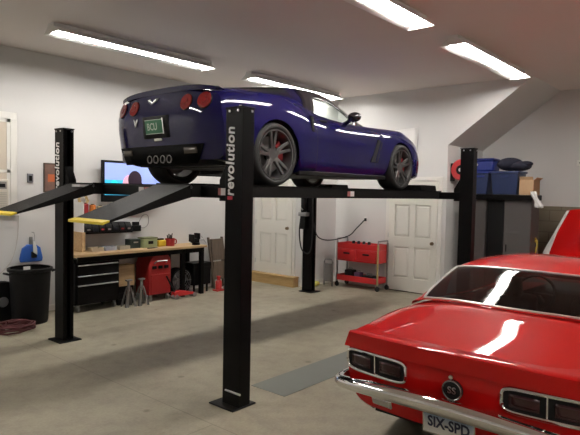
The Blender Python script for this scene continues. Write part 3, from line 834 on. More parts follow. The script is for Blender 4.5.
q = B(); mirror_cells(q, rr_, trunk_c); q.build('trunk_lid', REDP, red, angle=55)
q = B(); q.bb(.35, .72, -.70, .70, .30, .6); q.bb(1.45, 3.48, -.78, .78, .2, .34); q.bb(4.2, 4.5, -.7, .7, .28, .5); q.bb(.7, 1.5, -.55, .55, .24, .45); q.bb(3.4, 4.25, -.55, .55, .2, .45)
q.build('underbody', BLACKP, red)
for uc, wc, R in AR2:
    for s in (-1, 1):
        q = B(); P = []; tt = np.linspace(-.2, PI+.2, 22)
        for t in tt: P.append([(uc+(R+.012)*math.cos(t), s*v, wc+(R+.012)*math.sin(t)) for v in (.55, .87)])
        q.grid(P); q.add([(uc+(R+.012)*math.cos(t), s*.55, wc+(R+.012)*math.sin(t)) for t in tt], [tuple(range(22))])
        q.build('wheel_well', GAP, red)
        add_wheel('wheel', red, uc, s*.765, .33, .33, .22, .19, s, (TYRE, STEEL, DISC, GREYM), 'rally')
# greenhouse
hc = pch([.93, 1.15, 1.4, 1.66, 1.93, 2.2, 2.5, 2.72, 2.95, 3.2, 3.42], [1.037, 1.104, 1.178, 1.250, 1.291, 1.310, 1.305, 1.275, 1.18, 1.07, .965])
hyb = pch([.93, 1.2, 1.6, 2.2, 2.8, 3.2, 3.42], [.81, .835, .845, .84, .82, .79, .72])
hwb = pch([.93, 1.2, 1.6, 2.2, 2.8, 3.42], [.97, .965, .945, .915, .92, .955])
hyr = pch([.93, 1.1, 1.35, 1.6, 1.9, 2.2, 2.6, 2.95, 3.42], [.70, .72, .725, .715, .69, .67, .65, .66, .70])
hdr = pch([.93, 1.1, 1.5, 1.9, 2.4, 2.8, 3.2, 3.42], [.036, .034, .038, .055, .06, .05, .02, .004])
def sec_h(u):
    yb, wb, yr, wt, dr = hyb(u), hwb(u), hyr(u), hc(u), hdr(u)
    wr = max(wt-dr, wb+.004); o = min(1, max(0, (wr-wb)/.15))
    return [(yb, wb-.02), (yb-.01, wb+.02*o), (.6*yb+.4*yr+.012, .55*wb+.45*wr), (yr+.022, wr-.02*o), (yr-.04, wr+.012), (yr*.55, wt-.006*o), (0, wt)]
uh = [.93, .955, 1.0, 1.05, 1.13, 1.21, 1.3, 1.39, 1.48, 1.57, 1.62, 1.68, 1.8, 1.9, 2.05, 2.2, 2.35, 2.5, 2.6, 2.68, 2.73, 2.8, 2.9, 3.0, 3.1, 3.2, 3.3, 3.36, 3.42]
rh = []
for u in uh:
    d = crom(sec_h(u), 4)
    # the rear glass base sweeps forward at its sides
    rh.append([(u+.09*(abs(float(y))/.72)**2*math.exp(-max(0, u-.93)/1.2), float(y), float(w)) for y, w in d])
cells = {k: [] for k in ('roof', 'rear', 'front', 'side')}
for i in range(len(uh)-1):
    for j in range(24):
        u = (uh[i]+uh[i+1])/2
        if j >= 15 and .95 < u < 1.62: k = 'rear'
        elif j >= 16 and 2.73 < u < 3.36: k = 'front'
        elif 2 <= j < 12 and 1.7 < u < 3.1: k = 'side'
        else: k = 'roof'
        cells[k].append((i, j))
q = B(); mirror_cells(q, rh, cells['roof']); q.build('roof', REDP, red, angle=60)
q = B(); mirror_cells(q, rh, cells['rear']); q.build('rear_window', G_REAR, red, angle=60)
q = B(); mirror_cells(q, rh, cells['front']); q.build('windshield', G_SIDE, red, angle=60)
for s in (-1, 1):
    q = B(); mirror_cells(q, rh, cells['side'], side=(s,)); q.build('side_window', G_SIDE, red, angle=60)
i0, i1 = uh.index(.955), uh.index(1.62)
loop = [rh[i][15] for i in range(i0, i1+1)]
top = [rh[i1][j] for j in range(15, 25)]; bot = [rh[i0][j] for j in range(15, 25)]
path = [(p[0], -p[1], p[2]+.004) for p in bot]+[(p[0], p[1], p[2]+.004) for p in bot[::-1][1:]]
q = B(); q.tube(path, .009, 6); 
q.tube([(p[0], -p[1], p[2]+.004) for p in top]+[(p[0], p[1], p[2]+.004) for p in top[::-1][1:]], .009, 6)
for s in (-1, 1): q.tube([(p[0], s*p[1], p[2]+.004) for p in loop], .009, 6)
q.build('window_trim', BRIGHT, red)
q = B(); q.prism([(2.95, .6), (2.98, .90), (3.1, .95), (3.42, .94), (3.42, .5)], -.74, .74, 'y'); q.build('dashboard', LEATH, red, bevel=.03)
q = B(); q.bb(.95, 1.35, -.72, .72, .6, .93); q.build('parcel_shelf', LEATH, red)
for s in (-1, 1): seat(red, 2.45, s*.36, .34, .95)
q = B(); q.bb(1.35, 1.85, -.62, .62, .4, .62); q.prism([(1.32, .6), (1.48, .6), (1.38, .96), (1.26, .96)], -.62, .62, 'y'); q.build('rear_bench', LEATH, red, bevel=.04)
steering(red, 2.72, .36, .88, .19)
B().box((2.78, 0, 1.19), (.02, .22, .055)).build('rear_view_mirror', CHROME, red, bevel=.008)
# ducktail spoiler
def rsp(y, off): return bend_r(0, y, .9)[0]+off
P = []
for y in np.concatenate([[-.785], np.linspace(-.772, .772, 33), [.785]]):
    e = 1 if abs(y) < .78 else .25
    dz = -.012*abs(y/.84)**2
    zc = .932+dz
    k1, k2 = .985, .955
    P.append([(rsp(y, .02), y, .815+dz), (rsp(y, -.012), y, .822+dz), (rsp(y, -.020), y*k1, .832+.045*e+dz), (rsp(y, -.030), y*k2, .832+(zc-.84)*e), (rsp(y, -.018), y*k2, .832+(zc-.832)*e), (rsp(y, .06), y*k2, .83+(zc-.006-.83)*e), (rsp(y, .20), y*k2, .895+(r_ws(.2)+.012-.895)*e)])
q = B(); q.grid(P); q.add(P[0], [tuple(range(7))]); q.add(P[-1], [tuple(range(7))]); q.build('rear_spoiler', REDP, red, angle=50)
# tail panel details
def on_tail(y, w, off=0.):
    p = Vector(bend_r(0, y, w)); e = .004
    ty = (Vector(bend_r(0, y+e, w))-p).normalized(); tw = (Vector(bend_r(0, y, w+e))-p).normalized()
    n = ty.cross(tw); n = -n if n.x > 0 else n
    return p+n*off, ty, tw, n
for s in (-1, 1):
    yc = s*.523; hy = .230; w0, w1 = .668, .804
    out = []
    for a in np.linspace(0, 2*PI, 40, endpoint=False):
        cx_ = math.copysign(abs(math.cos(a))**.35, math.cos(a)); sx_ = math.copysign(abs(math.sin(a))**.35, math.sin(a))
        out.append(tuple(on_tail(yc+cx_*hy, (w0+w1)/2+sx_*(w1-w0)/2, .010)[0]))
    q = B(); q.tube(out, .011, 8, closed=True); q.tube([tuple(on_tail(yc, w0+.008, .012)[0]), tuple(on_tail(yc, w1-.008, .012)[0])], .006, 8)
    q.m = 1
    P = [[tuple(on_tail(yc+hy*t*.97, w, .006)[0]) for t in np.linspace(-1, 1, 9)] for w in (w0+.008, w1-.008)]
    q.grid(P)
    to = q.build('tail_light', [CHROME, GAP], red)
    for k in (-1, 1):
        P = [[tuple(on_tail(yc+k*hy*.5+hy*.34*t, w, .012)[0]) for t in np.linspace(-1, 1, 5)] for w in np.linspace(w0+.03, w1-.03, 5)]
        q = B(); q.grid(P); q.build('lens', TAILD, to, thick=.004)
    # side marker lamp on the valance
    p, ty, tw, n = on_tail(s*.49, .495, .012)
    q = B(); q.box((0, 0, 0), (.155, .062, .02)); mo = q.build('reverse_lamp', CHROME, red, bevel=.010); mo.matrix_local = frame(-ty, tw, p)
    q = B(); q.box((0, 0, .0105), (.125, .036, .006)); q.build('lens', mat('clear_lens', (.42, .40, .36), .15, coat=1), mo, bevel=.002)
p, ty, tw, n = on_tail(-.012, .712, .0)
F = frame(-ty, tw, p)
q = B(); q.cyl((0, 0, 0), (0, 0, .022), .060, .052, 32); fo = q.build('fuel_cap', GAP, red); fo.matrix_local = F
q = B(); q.tube([(.056*math.cos(a), .056*math.sin(a), .020) for a in np.linspace(0, 2*PI, 32, endpoint=False)], .006, 8, closed=True); q.build('chrome_ring', mat('dull_chrome', (.42, .41, .40), .25, metal=1), fo)
text('emblem_lettering', 'SS', .056, Matrix.Translation((0, 0, .0235)), STEEL, fo, .002, sx=1.05)
p, ty, tw, n = on_tail(0, .785, .004); q = B(); q.cyl(p, p+n*.008, .012, n=16); q.build('trunk_lock', STEEL, red)
# chrome bumper
bp = [(.30, .868), (.20, .862), (.12, .845), (.06, .815), (.01, .755), (-.045, .60), (-.085, .35), (-.10, .12)]
path = [(u, y) for u, y in bp]+[(u, -y) for u, y in bp[::-1]]
pth = crom(path, 5)
P = []
for i, (u, y) in enumerate(pth):
    a = pth[min(i+1, len(pth)-1)]-pth[max(i-1, 0)]; a /= np.linalg.norm(a); nx = np.array([a[1], -a[0]])
    if nx @ np.array([u-2., y]) < 0: nx = -nx
    row = []
    for o_, z in ((-.028, .672), (.0, .672), (.022, .660), (.034, .638), (.032, .610), (.018, .584), (.0, .574), (-.028, .578)):
        kk = min(1, abs(y)/.85)**2; row.append((u+nx[0]*o_, y+nx[1]*o_, .636-.074*kk+(z-.623)*(1-.3*kk)))
    P.append(row)
q = B(); q.grid(P, True); q.add(P[0], [tuple(range(8))]); q.add(P[-1], [tuple(range(8))]); q.build('rear_bumper', CHROME, red, angle=70)
# licence plate
xpl = bend_r(0, 0, .5)[0]-.115
pl = B(); pl.box((0, 0, 0), (.305, .152, .004))
PLM = bpy.data.materials.new('plate_blue_white'); n_, l_ = nodes(PLM); p_ = n_['Principled BSDF']
tc = n_.new('ShaderNodeTexCoord'); sp = n_.new('ShaderNodeSeparateXYZ'); l_.new(tc.outputs['Object'], sp.inputs[0])
mr = n_.new('ShaderNodeMapRange'); mr.inputs[1].default_value = -.03; mr.inputs[2].default_value = .076; l_.new(sp.outputs[1], mr.inputs[0])
cr = n_.new('ShaderNodeValToRGB'); cr.color_ramp.elements[0].color = (.62, .62, .58, 1); cr.color_ramp.elements[1].color = (.10, .26, .50, 1)
l_.new(mr.outputs[0], cr.inputs[0]); l_.new(cr.outputs[0], p_.inputs['Base Color']); p_.inputs['Roughness'].default_value = .4
po = pl.build('licence_plate', PLM, red, bevel=.001); po.matrix_local = frame((0, -1, 0), (-.10, 0, 1), (xpl, -.022, .528))
text('plate_lettering', 'SIX-SPD', .088, Matrix.Translation((0, -.008, .003)), mat('plate_ink', (.01, .015, .05), .5), po, .0008, sx=.84, spacing=1.0, bold=.03)
q = B(); q.bb(-.158, -.150, -.08, .08, -.002, .005); q.bb(.150, .158, -.08, .08, -.002, .005); q.bb(-.158, .158, -.080, -.074, -.002, .005); q.bb(-.158, .158, .074, .080, -.002, .005); q.build('plate_frame', CHROME, po)
q = B(); q.bb(-.145, -.11, .045, .066, .002, .003); q.build('plate_sticker', mat('plate_tab', (.01, .02, .08), .5), po)
# ------------------------------------------------------------------ workbench wall
BX0, BX1, BY0, BZ = .74, 3.22, 4.12, .868
wb = thing('workbench', 'long wooden topped workbench on black legs against the wall', 'workbench', (BX0, BY0, 0))
bl = BX1-BX0; bd = YL-BY0-.012
B().bb(0, bl, 0, bd, BZ-.04, BZ).build('worktop', WOODT, wb, bevel=.004)
B().bb(.05, bl-.05, .03, .06, BZ-.12, BZ-.04).build('apron', BLACK, wb)
for x in (1.98, bl-.08):
    for y in (.06, bd-.06): B().bb(x-.035, x+.035, y-.035, y+.035, 0, BZ-.04).build('leg', BLACK, wb, bevel=.004)
tc_ = thing('tool_chest', 'black rolling tool chest with steel drawer pulls under the left end of the workbench', 'tool chest', (.78, 4.18, 0))
B().bb(0, .72, .015, .44, .11, .74).build('body', BLACK, tc_, bevel=.006)
zz = .13
for h in (.29, .14, .16):
    d = B().bb(.02, .70, 0, .015, zz, zz+h-.012).build('drawer', BLACK, tc_, bevel=.003)
    B().bb(.03, .69, -.018, 0, zz+h-.030, zz+h-.014).build('handle', STEEL, d, bevel=.004); zz += h
for x in (.06, .66):
    for y in (.07, .38):
        c = B(); c.cyl((x-.015, y, .045), (x+.015, y, .045), .045, n=20); c.bb(x-.022, x+.022, y-.02, y+.02, .07, .11); c.build('caster', GREYM, tc_)
# wall shelf above the bench
sh = thing('wall_shelf', 'white sided wall shelf above the left end of the workbench', 'shelf', (1.02, YL-.26, 0))
B().bb(-.02, 0, 0, .26, BZ+.002, 1.62).build('side_panel', WHITEP, sh)
B().bb(0, .86, .02, .26, 1.135, 1.155).build('shelf_board', BLACK, sh)
B().bb(0, .55, .12, .26, 1.42, 1.44).build('shelf_board', WHITEP, sh)
B().bb(-.05, .0, -.04, .26, BZ+.004, 1.17).build('front_post', PLY, sh)
for k in range(7):
    x = 1.06+k*.117
    t = thing('parts_bin', ['black plastic bin on the dark wall shelf, first from the white side panel', 'black plastic bin second from the white side panel', 'black plastic bin third from the white side panel', 'black bin in the middle of the row on the wall shelf', 'black plastic bin third from the open shelf end', 'black plastic bin second from the open shelf end', 'black plastic bin at the open end of the wall shelf'][k], 'bin', (x, YL-.23, 1.157), 0, 'black bins on the wall shelf')
    B().prism([(0, 0), (.19, 0), (.19, .145), (.05, .145), (0, .08)], 0, .108, 'x').build('tray', BLACKP, t, bevel=.004)
    B().bb(.03, .08, -.003, 0, .03, .055).build('label_tab', [STEEL, NAVY, REDD][k % 3], t)
cols = [REDD, mat('orange_plastic', (.6, .2, .04), .5), mat('tan_plastic', (.45, .36, .22), .5)]
for k, (lb, x, r, h) in enumerate((('dark red can on the upper wall shelf behind the ramp tip', 1.12, .055, .17), ('orange bottle on the upper wall shelf', 1.25, .05, .15), ('tan jar on the upper wall shelf', 1.38, .05, .13))):
    t = thing('can', lb, 'can', (x, YL-.10, 1.442))
    b = B(); b.lathe([(0, 0), (r, 0), (r, h*.85), (r*.8, h*.92), (0, h*.92)], n=20); b.build('body', cols[k], t)
    b = B(); b.lathe([(0, h*.92), (r*.5, h*.92), (r*.5, h), (0, h)], n=16); b.build('cap', BLACKP, t)
co_ = B().tube([(1.10+.07*math.cos(a)+.02*a/6, YL-.05, 1.66+.07*math.sin(a)) for a in np.linspace(0, 4*PI, 40)], .012, 6)
tag(co_.build('coiled_cord', mat('pale_cord', (.55, .42, .2), .6)), 'pale coiled cord hanging on the wall above the shelf', 'cord')

# television
tv = thing('television', 'wall television showing a face on a bright blue screen', 'television', (1.93, YL-.16, 1.955))
B().box((0, 0, 0), (1.13, .05, .655)).build('bezel', BLACKP, tv, bevel=.006)
B().bb(-.2, .2, .025, .155, -.15, .15).build('wall_mount', BLACK, tv)
def emi(name, c, s): return mat(name, c, .4, emit=c, estr=s)
ts = .30
s_ = B().bb(-.525, .525, -.0275, -.026, -.22, .29).build('screen', emi('screen_sky', (.32, .42, .92), ts), tv)
B().bb(-.525, .02, -.0285, -.0275, -.22, .02).build('screen_picture', emi('screen_cyan', (.05, .55, .85), ts), s_)
b = B(); b.ball((-.08, -.029, -.05), (.13, .001, .16)); b.build('screen_picture', emi('screen_pink', (.85, .42, .55), ts), s_)
b = B(); b.ball((.02, -.0305, .03), (.13, .001, .15)); b.ball((.09, -.0305, -.1), (.08, .001, .14)); b.build('screen_picture', emi('screen_hair', (.03, .015, .03), .1), s_)
b = B(); b.ball((-.36, -.0295, -.08), (.07, .001, .1)); b.build('screen_picture', emi('screen_teal', (.02, .75, .75), ts), s_)
# hanging grinder box with cord
cb = thing('charger', 'black charger hanging on the wall with a looped cord above the bench', 'charger', (2.08, YL, 1.13))
B().bb(-.08, .08, -.07, -.002, 0, .10).build('housing', BLACKP, cb, bevel=.01); B().bb(-.06, .05, -.06, -.002, .10, .16).build('battery', BLACKP, cb, bevel=.008)
B().tube([(.05, -.03, .14), (.14, -.02, .26), (.24, -.02, .26), (.25, -.02, .12), (.16, -.02, .05), (.06, -.02, .08)], .006, 6, smooth=6).build('cord', GREYM, cb)
# things on the bench
t = thing('tool_case', 'dark green open case on the workbench behind the green box', 'case', (1.83, 4.40, BZ))
B().bb(0, .20, 0, .16, 0, .15).build('body', mat('dark_green', (.02, .035, .03), .5), t, bevel=.01); B().bb(.06, .14, -.012, 0, .09, .11).build('latch', STEEL, t)
t = thing('parts_box', 'pale green box with dark lid handle standing on the workbench', 'box', (2.06, 4.36, BZ))
B().bb(0, .27, 0, .17, 0, .15).build('body', mat('pale_green', (.33, .38, .20), .5), t, bevel=.008); B().bb(-.006, .276, -.006, .176, .15, .17).build('lid', mat('olive_lid', (.16, .19, .09), .5), t, bevel=.004); B().bb(.09, .18, -.01, 0, .06, .11).build('clasp', BLACKP, t)
t = thing('tape_box', 'bright yellow case on the workbench beside the pale green box', 'case', (2.36, 4.38, BZ))
B().bb(0, .17, 0, .13, 0, .11).build('body', mat('yellow_plastic', (.72, .48, .03), .45), t, bevel=.02); B().bb(.03, .14, .03, .10, .11, .135).build('handle', BLACKP, t, bevel=.006)
t = thing('mug', 'dark red mug full of tools on the workbench', 'mug', (2.62, 4.40, BZ))
b = B(); b.lathe([(0, 0), (.075, 0), (.085, .13), (.075, .13), (.07, .02), (0, .02)], n=24); b.build('cup', REDD, t)
b = B(); b.tube([(.08, 0, .03), (.13, 0, .04), (.13, 0, .10), (.083, 0, .11)], .01, 6, smooth=4); b.build('handle', REDD, t)
for k in range(4): B().cyl((.02*(k-1.5), .01*k-.01, .03), (.05*(k-1.5), .02*k-.02, .19+.02*(k % 2)), .009, n=8).build('screwdriver', BLACKP, t)
for k, (x, c, lb) in enumerate(((1.13, (.5, .42, .3), 'beige parts tray on the bench under the shelf'), (1.36, (.28, .30, .36), 'blue-grey parts tray on the bench under the shelf'), (1.60, (.36, .33, .26), 'khaki parts tray on the bench beside the dark green case'))):
    t = thing('parts_tray', lb, 'tray', (x, 4.34, BZ), 0, 'parts trays on the bench')
    P = B(); P.bb(0, .19, 0, .16, 0, .01); P.bb(0, .19, 0, .008, .01, .06); P.bb(0, .19, .152, .16, .01, .06); P.bb(0, .008, .008, .152, .01, .06); P.bb(.182, .19, .008, .152, .01, .06)
    P.build('tray', mat('tray_plastic', c, .5), t)
    for q in range(5): B().cyl((.03+.032*q, .05, .016), (.03+.03*q, .12, .018), .009, n=8).build('fitting', [STEEL, GREYM, BRASS][q % 3], t)
t = thing('flat_wrench', 'flat dark hand tool lying on the bench front edge', 'tool', (2.05, 4.22, BZ))
B().bb(0, .16, 0, .035, 0, .012).build('shank', BLACKP, t, bevel=.003); B().cyl((.16, .0175, 0), (.16, .0175, .014), .03, n=14).build('jaw', GREYM, t)
vi = thing('bench_vise', 'black bench vise on the right end of the workbench', 'vise', (3.08, 4.26, BZ))
B().cyl((0, 0, 0), (0, 0, .04), .07, n=20).build('base', BLACKP, vi); B().bb(-.10, .05, -.04, .04, .04, .12).build('body', BLACKP, vi, bevel=.01)
B().bb(-.12, -.08, -.06, .06, .06, .19).build('jaw', BLACKP, vi, bevel=.006); B().bb(.0, .05, -.06, .06, .10, .21).build('jaw', BLACKP, vi, bevel=.006)
B().cyl((.05, 0, .09), (.18, 0, .09), .018, n=10).build('screw', STEEL, vi); B().cyl((.17, -.08, .03), (.17, .06, .15), .008, n=8).build('handle', STEEL, vi)
# ------------------------------------------------------------------ under the bench
t = thing('plywood_box', 'plywood box standing beneath the workbench beside the black tool chest', 'box', (1.53, 4.26, .30))
B().bb(0, .28, 0, .2, 0, .33).build('body', PLY, t, bevel=.004); B().bb(-.004, .284, -.008, .0, .0, .33).build('front_board', PLY, t)
t2 = thing('crate', 'dark crate on the floor carrying the plywood box', 'crate', (1.53, 4.27, 0))
for z in (.0, .10, .20): B().bb(0, .28, 0, .012, z, z+.09).build('slat', BLACKP, t2)
B().bb(0, .012, .012, .2, 0, .298).build('side_panel', BLACKP, t2); B().bb(.268, .28, .012, .2, 0, .298).build('side_panel', BLACKP, t2); B().bb(0, .28, .18, .2, 0, .298).build('back_panel', BLACKP, t2)
def jack_stand(label, x, y):
    t = thing('jack_stand', label, 'jack stand', (x, y, 0), 0, 'jack stands under the bench'); g = mat('jack_grey', (.13, .125, .115), .5)
    for sx, sy in ((-1, -1), (1, -1), (1, 1), (-1, 1)):
        b = B(); a = Vector((sx*.095, sy*.085, 0)); c = Vector((sx*.03, sy*.03, .30))
        b.add([a+Vector((-sx*.045, 0, 0)), a, a+Vector((0, -sy*.045, 0)), c+Vector((-sx*.02, 0, 0)), c, c+Vector((0, -sy*.02, 0))], [(0, 1, 4, 3), (1, 2, 5, 4), (0, 2, 5, 3), (0, 1, 2), (3, 4, 5)])
        b.build('leg', g, t)
    B().cyl((0, 0, .24), (0, 0, .40), .022, n=12).build('post', GREYM, t); B().bb(-.05, .05, -.03, .03, .40, .425).build('saddle', GREYM, t, bevel=.005)
jack_stand('grey jack stand on the floor next to the tool chest', 1.61, 4.10)
jack_stand('grey jack stand on the floor next to the red cart', 1.83, 4.08)
rc = thing('parts_washer', 'red rolling cabinet cart with rounded top under the workbench', 'cart', (2.04, 4.16, 0))
b = B(); b.prism([(0, .10), (0, .60), (.04, .70), (.13, .775), (.36, .775), (.42, .70), (.44, .60), (.44, .10)], .02, .40, 'y'); b.build('body', REDC, rc, bevel=.012)
b = B(); b.bb(.03, .41, .0, .02, .12, .44); b.build('door', REDC, rc, bevel=.006)
for k in range(3): B().bb(.06+k*.12, .14+k*.12, .006, .021, .53, .58).build('slot', BLACKP, rc, bevel=.004)
B().tube([(.10, .02, .62), (.12, -.03, .66), (.32, -.03, .66), (.34, .02, .62)], .010, 8).build('handle', STEEL, rc)
for x in (.05, .39):
    for y in (.06, .36):
        b = B(); b.cyl((x-.014, y, .042), (x+.014, y, .042), .042, n=18); b.bb(x-.02, x+.02, y-.018, y+.018, .06, .10); b.build('caster', STEEL, rc)
fa = thing('drum_fan', 'dark round drum fan on the floor beside the red cart', 'fan', (2.73, 4.30, 0))
b = B(); b.lathe([(.19, -.09), (.215, -.10), (.22, 0), (.215, .10), (.19, .09)], (0, 0, .27), 'y', 36); b.build('drum', BLACKP, fa)
b = B()
for r in (.04, .08, .12, .16, .19): b.tube([(r*math.cos(a), -.098, .27+r*math.sin(a)) for a in np.linspace(0, 2*PI, 28, endpoint=False)], .003, 5, closed=True)
for k in range(8): b.cyl((0, -.098, .27), (.2*math.cos(k*PI/4), -.098, .27+.2*math.sin(k*PI/4)), .003, n=5)
b.build('grille', GREYM, fa)
for k in range(5):
    a = 2*PI*k/5; b = B(); c, s = math.cos(a), math.sin(a); c2, s2 = math.cos(a+.7), math.sin(a+.7)
    b.add([(.04*c, -.02, .27+.04*s), (.18*c, -.03, .27+.18*s), (.18*c2, .03, .27+.18*s2), (.04*c2, .02, .27+.04*s2)], [(0, 1, 2, 3)]); b.build('blade', GREYM, fa, thick=.004)
for s in (-1, 1): B().tube([(s*.16, -.12, .012), (s*.20, 0, .06), (s*.223, 0, .27), (s*.20, 0, .06), (s*.16, .12, .012)], .012, 8).build('stand', BLACKP, fa)
fj = thing('floor_jack', 'low red floor jack on the floor in front of the drum fan', 'floor jack', (2.45, 4.08, 0))
b = B(); b.prism([(0, .05), (0, .12), (.12, .14), (.40, .09), (.46, .05)], -.05, -.035, 'y'); b.prism([(0, .05), (0, .12), (.12, .14), (.40, .09), (.46, .05)], .035, .05, 'y'); b.bb(.02, .14, -.035, .035, .05, .12); b.build('chassis', RED, fj, bevel=.004)
B().cyl((.38, 0, .10), (.38, 0, .125), .035, n=16).build('saddle', GREYM, fj); 
for x in (.04, .42): B().cyl((x, -.06, .04), (x, .06, .04), .04, n=16).build('wheel', GREYM, fj)
b = B(); b.tube([(.03, 0, .12), (-.10, .05, .40)], .014); b.build('handle', BLACKP, fj)
bx = thing('battery_box', 'black square box on the floor under the right end of the workbench', 'box', (3.02, 4.24, 0))
B().bb(0, .40, 0, .28, .14, .52).build('body', BLACKP, bx, bevel=.012); B().bb(-.008, .408, -.008, .288, .46, .54).build('lid', BLACKP, bx, bevel=.01)
for x in (.05, .35):
    for y in (.05, .23): B().cyl((x, y, 0), (x, y, .14), .02, n=10).build('foot', BLACKP, bx)
rj = thing('bottle_jack', 'small red bottle jack on the floor beside the black box', 'jack', (3.56, 4.18, 0))
B().bb(-.09, .09, -.07, .07, 0, .025).build('base', RED, rj, bevel=.005); b = B(); b.lathe([(0, .025), (.06, .025), (.06, .17), (.045, .19), (.03, .19), (.03, .25), (.04, .25), (.04, .27), (0, .27)], n=20); b.build('cylinder', RED, rj); B().cyl((.05, -.03, .05), (.14, -.08, .12), .010, n=8).build('pump', STEEL, rj)
ch = thing('folding_chair', 'brown folded wooden chair leaning on the wall past the workbench', 'chair', (3.62, 4.36, 0))
CW = wood('chair_wood', (.085, .062, .045), (.14, .105, .078), axis=2)
for x in (0, .34): B().prism([(0, 0), (.035, 0), (.235, .95), (.20, .95)], x, x+.035, 'x').build('leg', CW, ch)
for x in (.04, .30): B().prism([(.10, 0), (.13, 0), (.155, .55), (.125, .55)], x, x+.03, 'x').build('leg', CW, ch)
B().prism([(.10, .52), (.14, .52), (.19, .92), (.15, .92)], .035, .34, 'x').build('backrest', CW, ch, bevel=.005); B().prism([(.05, .16), (.08, .16), (.11, .5), (.08, .5)], .035, .34, 'x').build('seat', CW, ch, bevel=.005)
# ------------------------------------------------------------------ left wall things
tr = thing('trash_can', 'large black plastic trash can beside the lift post at the left wall', 'trash can', (.10, 4.14, 0))
b = B(); b.lathe([(0, .0), (.215, 0), (.225, .03), (.262, .72), (.248, .72), (.21, .04), (0, .04)], n=36); b.build('bin', BLACKP, tr)
b = B(); b.lathe([(.262, .70), (.285, .71), (.285, .745), (.262, .755), (.25, .75)], n=36); b.build('rim', BLACKP, tr)
for s in (-1, 1): B().tube([(s*.275, -.06, .68), (s*.325, -.05, .69), (s*.325, .05, .69), (s*.275, .06, .68)], .014).build('handle', BLACKP, tr)
B().bb(-.2, -.12, -.27, -.25, .76, .80).build('paper_scrap', WHITEC, tr)
rd = thing('hose_reel', 'dark round reel leaning behind the trash can', 'reel', (-.15, 4.44, .27))
b = B(); b.lathe([(.0, -.05), (.27, -.05), (.28, -.03), (.20, -.02), (.20, .02), (.28, .03), (.27, .05), (0, .05)], (0, 0, 0), 'y', 36); b.build('drum', BLACKP, rd)
b = B(); b.lathe([(0, -.07), (.06, -.07), (.07, -.05)], (0, 0, 0), 'y', 20); b.build('hub', GREYM, rd)
dp = thing('dustpan', 'bright blue dustpan hung on the wall above the trash can', 'dustpan', (.33, YL, .76))
b = B(); b.prism([(-.155, 0), (.155, 0), (.165, .05), (.13, .20), (.06, .25), (-.06, .25), (-.13, .20), (-.165, .05)], -.05, -.008, 'y'); b.build('pan', BLUED, dp, bevel=.012)
B().prism([(-.022, .25), (.022, .25), (.018, .36), (-.018, .36)], -.04, -.0, 'y').build('handle', GREYM, dp, bevel=.005)
hb = thing('hand_brush', 'black hand brush with white handle hanging in front of the blue dustpan', 'brush', (.35, YL-.055, .80))
B().bb(-.035, .035, -.05, 0, .02, .11).build('bristles', BLACKP, hb, bevel=.01); B().prism([(-.02, .10), (.035, .06), (.03, .16), (.0, .26), (-.025, .26)], -.06, -.03, 'y').build('handle', WHITEC, hb, bevel=.006); B().tube([(-.012, -.045, .25), (.0, -.04, .345), (.0, -.02, .385), (.0, -.0, .385), (.0, .055, .385)], .004, 6).build('hanging_loop', GREYM, hb)
sw = thing('wall_control', 'small dark grey control box mounted on the wall by the window', 'switch', (.325, YL, 1.965))
B().bb(-.042, .042, -.03, 0, -.065, .065).build('housing', mat('grey_plastic', (.18, .18, .20), .5), sw, bevel=.006); B().bb(-.022, .022, -.036, -.03, -.04, .035).build('button', BLACKP, sw, bevel=.004)
pi = thing('poster', 'brown poster in a dark frame partly behind the lift post', 'poster', (.70, YL, 1.98))
B().bb(-.18, .18, -.02, 0, -.215, .215).build('frame', mat('dark_wood', (.06, .035, .025), .5), pi, bevel=.004); B().bb(-.16, .16, -.022, -.02, -.195, .195).build('print', mat('poster_print', (.16, .09, .07), .5, noise=.5, nscale=9), pi); B().bb(-.12, -.02, -.0235, -.022, -.06, .05).build('print_patch', mat('poster_orange', (.42, .10, .03), .5), pi)
# cords on the floor
for k, (lb, c, x, y) in enumerate((('dark red extension cord coiled on the floor by the left wall', (.075, .012, .015), -.26, 3.80), ('dark brown air hose coiled on the floor below the window', (.035, .022, .02), -.74, 4.24))):
    b = B(); pts = []
    for i in range(110):
        a = i*.42; r = .20+.09*math.sin(i*.21+k)+.03*random.random()
        pts.append((x+r*1.15*math.cos(a), y+r*.8*math.sin(a), .014+.075*(i/110)+.02*math.sin(i*.9)**2))
    b.tube(pts, .013, 6); tag(b.build(('extension_cord', 'air_hose')[k], mat('cord_rubber', c, .6)), lb, ('cord', 'hose')[k])
# hanging wires of the air conditioner side
w_ = B(); w_.tube([(.16, YL-.02, 1.5), (.14, YL-.02, 1.1), (.06, YL-.02, .8), (-.1, YL-.02, .62)], .005, 6, smooth=6)
tag(w_.build('wall_wire', mat('pale_wire', (.55, .52, .48), .6)), 'pale wire drooping down the wall from the air conditioner', 'wire')

